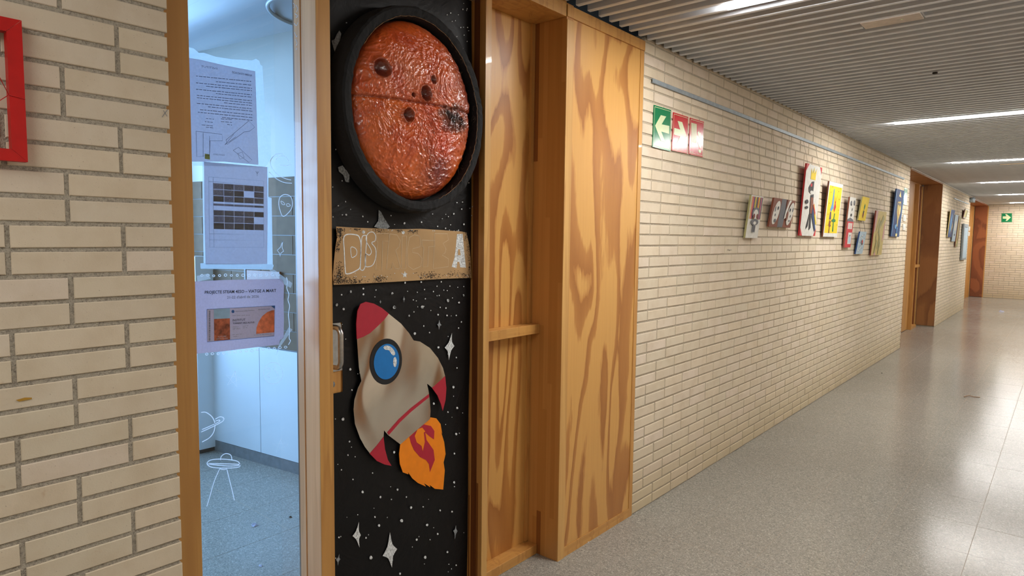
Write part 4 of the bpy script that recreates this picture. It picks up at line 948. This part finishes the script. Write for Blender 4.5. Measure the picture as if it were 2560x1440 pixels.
o = prism('arrow', [at(x, y, 1, YE-.006) for x, y in [(2507, 541), (2516, 540.5), (2513, 535.5), (2517, 535.5), (2527, 543.5), (2518, 552), (2514, 552), (2517, 547), (2507, 547)]], (0, .0008, 0), LUMI, s)
for (a, b, c_, d, lb, nm) in ((2259, 537, 2264.5, 553, 'upper small white switch plate beside the brown doorway', 'wall_switch'), (2258, 560, 2263.5, 575.5, 'lower small white switch plate beside the brown doorway', 'wall_switch'), (2423, 566, 2424.7, 577, 'upper tiny switch plate before the last doorway', 'wall_switch'), (2422, 580, 2424, 590, 'lower tiny switch plate before the last doorway', 'wall_switch')):
    P = at(a, b, 0, .01); Q = at(c_, d, 0, .01); t = thing(nm, lb, 'switch', (.005, (P.y+Q.y)/2, (P.z+Q.z)/2), group='wall switches')
    box('plate', (.0, P.y, Q.z), (.01, Q.y, P.z), WHITEP, t, .001); box('rocker', (.0102, P.y+(Q.y-P.y)*.25, Q.z+.02), (.013, P.y+(Q.y-P.y)*.75, P.z-.02), WHITEP, t)

# ------------------------------------------------------------------ hanging paintings
def col(name, r, g, b): return plain(name, srgb(r, g, b), .6, amt=.06)
CW = col('canvas_white', 222, 220, 212); CK = col('art_black', 42, 40, 44); CG = col('art_grey', 104, 106, 112); CBn = col('art_brown', 128, 70, 48); CY = col('art_yellow', 238, 206, 20); CR = col('art_red', 196, 44, 52)
COr = col('art_orange', 232, 116, 62); CM = col('art_magenta', 196, 62, 104); CBl = col('art_blue', 92, 148, 196); CGr = col('art_green', 44, 124, 66); CN = col('art_navy', 34, 62, 112); CO = col('art_ochre', 200, 180, 112); COl = col('art_olive', 164, 158, 108); CPk = col('art_pink', 202, 154, 150)
CLb = col('art_pale_blue', 176, 198, 212); CP = col('art_purple', 86, 60, 96); CPw = col('art_cream', 232, 218, 150); CDr = col('art_dark_red', 120, 44, 30)
STR = plain('wire', srgb(150, 140, 122), .5, .5)
def painting(name, label, y0, y1, z0, z1, side, shapes, face=CW, xb=.012, xt=.045, th=.014, wires=True, slide=None, rail=2.38, grp='paintings hanging on the corridor wall', cat='painting'):
    """canvas leaning out at the top; shapes are drawn in 0..1 across and up"""
    t = thing(name, label, cat, (xb, (y0+y1)/2, z0), group=grp)
    def Pt(u, v, e=0.0):
        n_ = Vector((z1-z0, 0, -(xt-xb))).normalized()
        return Vector((xb+th+(xt-xb)*v, y0+(y1-y0)*u, z0+(z1-z0)*v))+n_*e
    prism('canvas', [Pt(0, 0), Pt(1, 0), Pt(1, 1), Pt(0, 1)], (-th, 0, 0), side, t)
    prism('painted_face', [Pt(0, 0, .0006), Pt(1, 0, .0006), Pt(1, 1, .0006), Pt(0, 1, .0006)], (-.0005, 0, 0), face, t)
    for k, sh in enumerate(shapes):
        mt, pts = sh; pts = [Pt(u, v, .0012+.0004*k) for u, v in pts]
        prism('painted_shape', pts, (-.0005, 0, 0), mt, t)
    if wires:
        for u in (.12, .88):
            P = Pt(u, 1)-Vector((th*.5, 0, 0)); tube('hanging_wire', [P, (.006, P.y, rail)], .0009, STR, t, 5)
    return t, Pt
def E(cx, cy, rx, ry, n=14, rot=0): return [(cx+rx*math.cos(2*math.pi*i/n)*math.cos(rot)-ry*math.sin(2*math.pi*i/n)*math.sin(rot), cy+rx*math.cos(2*math.pi*i/n)*math.sin(rot)+ry*math.sin(2*math.pi*i/n)*math.cos(rot)) for i in range(n)]
Rr = lambda a, b, c_, d: [(a, b), (c_, b), (c_, d), (a, d)]
def ypos(x, y, X): return at(x, y, 0, X).y
def place(pts, xb=.012, xt=.045, th=.014):
    TL, TR, BR, BL = pts
    yb0, yb1 = ypos(*BL, xb+th), ypos(*BR, xb+th); yt0, yt1 = ypos(*TL, xt+th), ypos(*TR, xt+th)
    zb = (at(*BL, 0, xb+th).z+at(*BR, 0, xb+th).z)/2; zt = (at(*TL, 0, xt+th).z+at(*TR, 0, xt+th).z)/2
    return (yb0+yt0)/2, (yb1+yt1)/2, zb, zt
stripes = [(m_, Rr(.04+i*.075, .45, .04+i*.075+.055, .97)) for i, m_ in enumerate([CO, COr, CM, CP, CY, COl, CK, COr, CY, CP, CM, CK])]
painting('painting', 'small white canvas with coloured stripes above a grey skull-like shape, leftmost painting', *place([(1876, 487), (1907, 491), (1895, 595), (1866, 595)]), COl,
         stripes+[(CG, E(.5, .60, .30, .13)), (CW, E(.5, .56, .2, .12)), (CDr, E(.38, .52, .08, .06)), (CDr, E(.64, .52, .08, .06)), (CG, E(.5, .38, .3, .08)), (CW, E(.5, .36, .12, .04)), (CG, Rr(.38, .14, .6, .30)), (CK, Rr(.47, .16, .51, .28))])
painting('painting', 'brown and grey canvas with two pale faces, second painting from the left', *place([(1937, 496), (1990, 500), (1976, 568), (1922, 568)], .012, .05), CBn,
         [(CG, [(.36, 0), (.60, 0), (.62, .5), (.56, 1), (.36, 1)]), (CW, E(.2, .5, .13, .42, 16, -.12)), (CG, E(.14, .62, .025, .1)), (CG, E(.25, .66, .035, .07)), (CG, E(.17, .42, .025, .05)), (CG, E(.2, .22, .05, .07)), (CK, E(.25, .67, .012, .04)), (CBn, [(.60, .6), (.7, .62), (.68, 1), (.6, 1)]),
          (CW, E(.84, .5, .13, .42, 16, -.12)), (CW, [(.58, .3), (.66, .35), (.72, .8), (.8, .98), (.7, .99), (.6, .6)]), (CG, E(.8, .64, .035, .07)), (CG, E(.93, .66, .025, .08)), (CG, E(.86, .42, .02, .05)), (CBn, E(.70, .42, .05, .18)), (CG, E(.84, .25, .035, .03)), (CK, E(.8, .65, .012, .04))], face=CBn)
painting('painting', 'tallest white canvas with clipped red corners, yellow spikes and a dark figure', *place([(2017, 406), (2054, 421), (2038, 591), (1999, 588)]), CR,
         [(CR, [(0, 1), (.16, 1), (0, .9)]), (CR, [(1, 1), (.86, 1), (1, .9)]), (CR, [(0, 0), (.14, 0), (0, .11)]), (CR, [(1, 0), (.86, 0), (1, .11)]),
          (CY, [(.32, .80), (.62, .80), (.64, .96), (.54, .88), (.49, .97), (.42, .88), (.32, .95)]), (CK, [(.24, .68), (.42, .77), (.56, .78), (.56, .64), (.40, .60), (.28, .62)]), (CR, E(.40, .72, .06, .025)), (CW, E(.46, .62, .10, .025)), (CK, [(.42, .58), (.60, .60), (.62, .50), (.60, .30), (.46, .30)]),
          (CBn, [(.44, .55), (.60, .55), (.60, .32), (.48, .32)]), (CK, [(.50, .32), (.56, .32), (.62, .12), (.52, .08)]), (CK, [(.44, .31), (.48, .31), (.42, .14), (.30, .09)]), (CN, [(.60, .40), (.66, .38), (.94, .10), (.90, .06), (.62, .28)]), (CY, [(.64, .46), (.70, .46), (.96, .18), (.92, .16)]), (CR, [(.62, .50), (.68, .44), (.82, .34), (.80, .30), (.64, .42)]), (CK, E(.20, .48, .09, .03)), (CK, E(.22, .40, .09, .02))])
painting('painting', 'yellow canvas with white border and blue, red and green stick shapes', *place([(2073, 453), (2108, 461), (2092, 594), (2058, 590)]), CBn,
         [(CY, Rr(.05, .07, .95, .93)), (CBl, [(.36, .88), (.42, .88), (.46, .60), (.50, .54), (.34, .46), (.26, .50), (.34, .60)]), (CP, [(.28, .46), (.36, .46), (.40, .32), (.26, .32)]), (CR, [(.48, .76), (.54, .66), (.60, .66), (.64, .78), (.60, .62), (.66, .56), (.62, .52), (.56, .46), (.50, .52), (.54, .62)]),
          (CGr, [(.58, .44), (.64, .44), (.62, .34), (.74, .32), (.72, .28), (.62, .28), (.66, .10), (.58, .10), (.56, .28), (.46, .28), (.46, .32), (.56, .34)]), (CBn, [(.30, .32), (.36, .28), (.44, .32), (.38, .24), (.44, .20), (.36, .18), (.38, .07), (.32, .07), (.32, .18), (.26, .22)])]
         + [(CBn, Rr(a, b, a+.02, b+.02)) for a, b in [(.16, .8), (.7, .84), (.8, .7), (.14, .6), (.84, .5), (.12, .4), (.84, .22), (.16, .2), (.76, .9), (.2, .9)]])
painting('painting', 'narrow tall canvas, grey pattern above and red panel below', *place([(2124, 491), (2137, 495), (2128, 619), (2111, 618)]), CBn,
         [(CG, E(.30, .88, .14, .05)), (CG, E(.80, .90, .14, .05)), (CK, E(.38, .85, .07, .02)), (CK, E(.82, .86, .07, .02)), (CG, E(.56, .76, .06, .03)), (CK, E(.5, .65, .12, .03)), (CG, [(0, .56), (.4, .6), (.9, .56), (1, .5), (0, .5)]), (CR, Rr(0, 0, 1, .52)), (CW, Rr(.18, .37, .84, .49)), (CR, Rr(.34, .37, .38, .49)), (CR, Rr(.58, .37, .62, .49)), (CW, Rr(.36, .07, .92, .30)), (CG, E(.64, .24, .08, .02)), (CLb, Rr(.46, .09, .84, .22))])
tA, PA = painting('painting', 'small yellow canvas with a dark green and red upright shape', *place([(2155, 490), (2173, 495), (2164, 553), (2148, 550)]), COl,
         [(CGr, [(.42, .72), (.46, .62), (.52, .73), (.58, .62), (.64, .72), (.58, .55), (.50, .40), (.44, .55)]), (CK, [(.44, .42), (.60, .42), (.58, .30), (.42, .30)]), (CDr, [(.40, .32), (.60, .32), (.58, .10), (.54, .10), (.52, .22), (.46, .12), (.42, .12)])], face=CY)
tB, PB = painting('painting', 'small pale blue speckled canvas hanging below the yellow one', *place([(2147, 578), (2163, 580), (2159, 636), (2143, 633)]), CN,
         [(CW, E(.3+.1*(i % 4), .15+.075*i, .07, .03)) for i in range(10)]+[(CG, E(.2+.6*((i*7) % 5)/5, .1+.085*i, .05, .012)) for i in range(10)]+[(CR, E(.5, .55, .10, .05)), (CDr, E(.55, .46, .07, .05)), (COr, E(.45, .62, .06, .03))], face=CLb, wires=False)
for u in (.12, .85): tube('hanging_cord', [PA(u, 0)-Vector((.006, 0, 0)), PB(u, 1)-Vector((.006, 0, 0))], .0016, CK, tB, 5)
painting('painting', 'beige and pink canvas with olive flowing lines, below the rail middle', *place([(2186, 526), (2216, 530), (2204, 637), (2182, 638)]), CDr,
         [(CPk, [(0, .5), (.1, .55), (.2, 1), (0, 1)]), (CPk, [(.86, .3), (1, .4), (1, .8), (.9, .7)]), (CPk, [(.2, 0), (.4, .0), (.3, .1)])]
         + [(COl, [(a, b), (a+.04, b), (a+c_, b+.22), (a+c_*.6, b+.3), (a+c_*.4, b+.24)]) for a, b, c_ in [(.2, .55, .3), (.35, .5, .3), (.5, .62, .35), (.3, .2, -.1), (.45, .15, .2), (.6, .3, -.2), (.2, .05, .2), (.55, .02, .15)]], face=CO)
painting('painting', 'navy blue canvas with a long yellow face-like shape, beside the brown doorway', *place([(2238, 472), (2259, 475), (2250, 592), (2231, 592)]), CN,
         [(CBl, Rr(.0, .02, .06, .98)), (CBl, Rr(.92, .02, .97, .98)), (CPw, [(.38, .86), (.52, .98), (.66, .84)]), (CO, [(.32, .74), (.70, .76), (.78, .62), (.76, .50), (.62, .36), (.60, .22), (.50, .22), (.48, .38), (.34, .52)]), (CN, E(.44, .70, .06, .03)), (CN, E(.62, .69, .06, .03)), (CPw, E(.68, .56, .08, .08)), (COr, [(.5, .6), (.56, .44), (.6, .46)]), (CBl, [(.24, .24), (.5, .28), (.44, .16), (.28, .18)]), (CBl, [(.52, .20), (.62, .20), (.60, .08), (.52, .08)]), (CPw, Rr(.46, .01, .66, .07))], face=CN)
fw = 'paintings on the far wall between the doorways'
painting('painting', 'dark blue narrow canvas, leftmost on the far wall', *place([(2377, 523), (2387, 526), (2379, 593), (2370, 593)]), CO, [(CBl, [(.3, .1), (.6, .3), (.5, .9), (.2, .6)]), (CO, [(.6, .1), (.9, .4), (.8, .6)]), (CG, Rr(.7, .6, .9, .9))], face=CN, grp=fw)
painting('painting', 'pale grey narrow canvas, second on the far wall', *place([(2388, 536), (2396, 539), (2388, 604), (2380, 603)]), CG, [(CW, E(.5, .6, .3, .2)), (CG, E(.5, .25, .2, .04))], face=CLb, grp=fw)
painting('painting', 'olive brown narrow canvas, lowest of the far wall trio', *place([(2397, 540), (2402, 541), (2395, 617), (2389, 616)]), CBn, [(CO, Rr(.1, .1, .5, .9)), (CBn, Rr(.6, .2, .8, .8))], face=COl, grp=fw)
painting('painting', 'small cream canvas high near the last doorway', *place([(2412, 521), (2420, 524), (2417, 547), (2410, 545)]), CBn, [(CPw, Rr(.1, .1, .6, .9)), (COl, Rr(.65, .1, .9, .9))], face=CW, grp=fw)
t, _p = painting('notice_case', 'tall silver grey notice case on the far wall near the last doorway', *place([(2410, 557), (2422, 563), (2415, 646), (2405, 652)], .01, .012, .03), ALU, [(ALU, Rr(.06, .03, .94, .97)), (CLb, Rr(.12, .05, .88, .92)), (CK, Rr(.2, .90, .8, .915))], face=ALU, xb=.01, xt=.012, th=.03, wires=False, cat='case')

# ------------------------------------------------------------------ red frame with threads on the near wall
XQ = .03
rf = thing('red_frame', 'bright red wooden frame with red threads hung on the near brick wall', 'frame', (.01, .30, 1.69))
yo = at(62, 230, 0, XQ).y; zt = at(58, 52, 0, XQ).z; zb = at(66, 405, 0, XQ).z; yi = at(23, 230, 0, XQ).y; zti = at(20, 79, 0, XQ).z; zbi = at(26, 372, 0, XQ).z
yl = yo-.31; wl2 = yo-yi
def yz(name, pts): return prism(name, [(XQ, a, b) for a, b in pts], (-.022, 0, 0), REDP, rf)
yz('frame_side', [(yo, zb), (yo, zt), (yi, zti), (yi, zbi)]); yz('frame_side', [(yl, zb), (yl, zt), (yl+wl2, zti), (yl+wl2, zbi)])
yz('frame_side', [(yl+.0004, zt), (yo-.0004, zt), (yi-.0004, zti+.0003), (yl+wl2+.0004, zti+.0003)]); yz('frame_side', [(yl+.0004, zb), (yo-.0004, zb), (yi-.0004, zbi-.0003), (yl+wl2+.0004, zbi-.0003)])
pa, pb, pc_, pd_ = at(22, 237, 0, XQ+.001), at(0, 195, 0, XQ+.001), at(0, 251, 0, XQ+.001), at(63, 248, 0, XQ+.001)
dir1 = (pb-pa); dir2 = (pc_-pa)
for P in ([pa, pa+dir1*4.5], [pa, pa+dir2*5], [pa, pd_]): tube('thread', P, .0009, REDP, rf, 6)
box('hanger', (.001, yl+.14, zt-.012), (.0075, yl+.16, zt-.002), STEEL, rf)
# pencil cross and smears on the bricks
strokes('pencil_cross', [[(405, 293), (419, 274)], [(408, 276), (418, 291)]], .0012, .0012, GREYI, wl, False)
cut('mustard_smear', [(40, 1000), (52, 997), (62, 994), (80, 994), (79, 998), (62, 1001), (48, 1004)], .0012, .0004, plain('mustard', srgb(186, 140, 46), .8), wl)
text('pencil_scribble', 'Pepe', (1819, 626.5), (1829, 626), 3.2, .0016, INK, bpy.data.objects['wall_left_middle'], 0)

# ------------------------------------------------------------------ litter on the corridor floor
scrap('paper_scrap', 'crumpled pale paper lying on the floor near the end wall', 2504, 779, .07, SHEETW, 11)
P = [at(2410, 992, 2, .006), at(2422, 989, 2, .012), at(2435, 992, 2, .006), at(2450, 993, 2, .005)]
tag(tube('twig', catmull(P), .004, plain('twig_brown', srgb(150, 120, 92), .7)), 'thin brown twig-like strip lying on the shiny corridor floor', 'litter')
scrap('crumb', 'tiny dark crumb on the floor by the foot of the middle brick wall', 2204, 932, .012, VOID, 12)
scrap('plaster_crumb', 'tiny white crumb at the foot of the plywood panel', 1470, 1354, .008, WHITEP, 13)
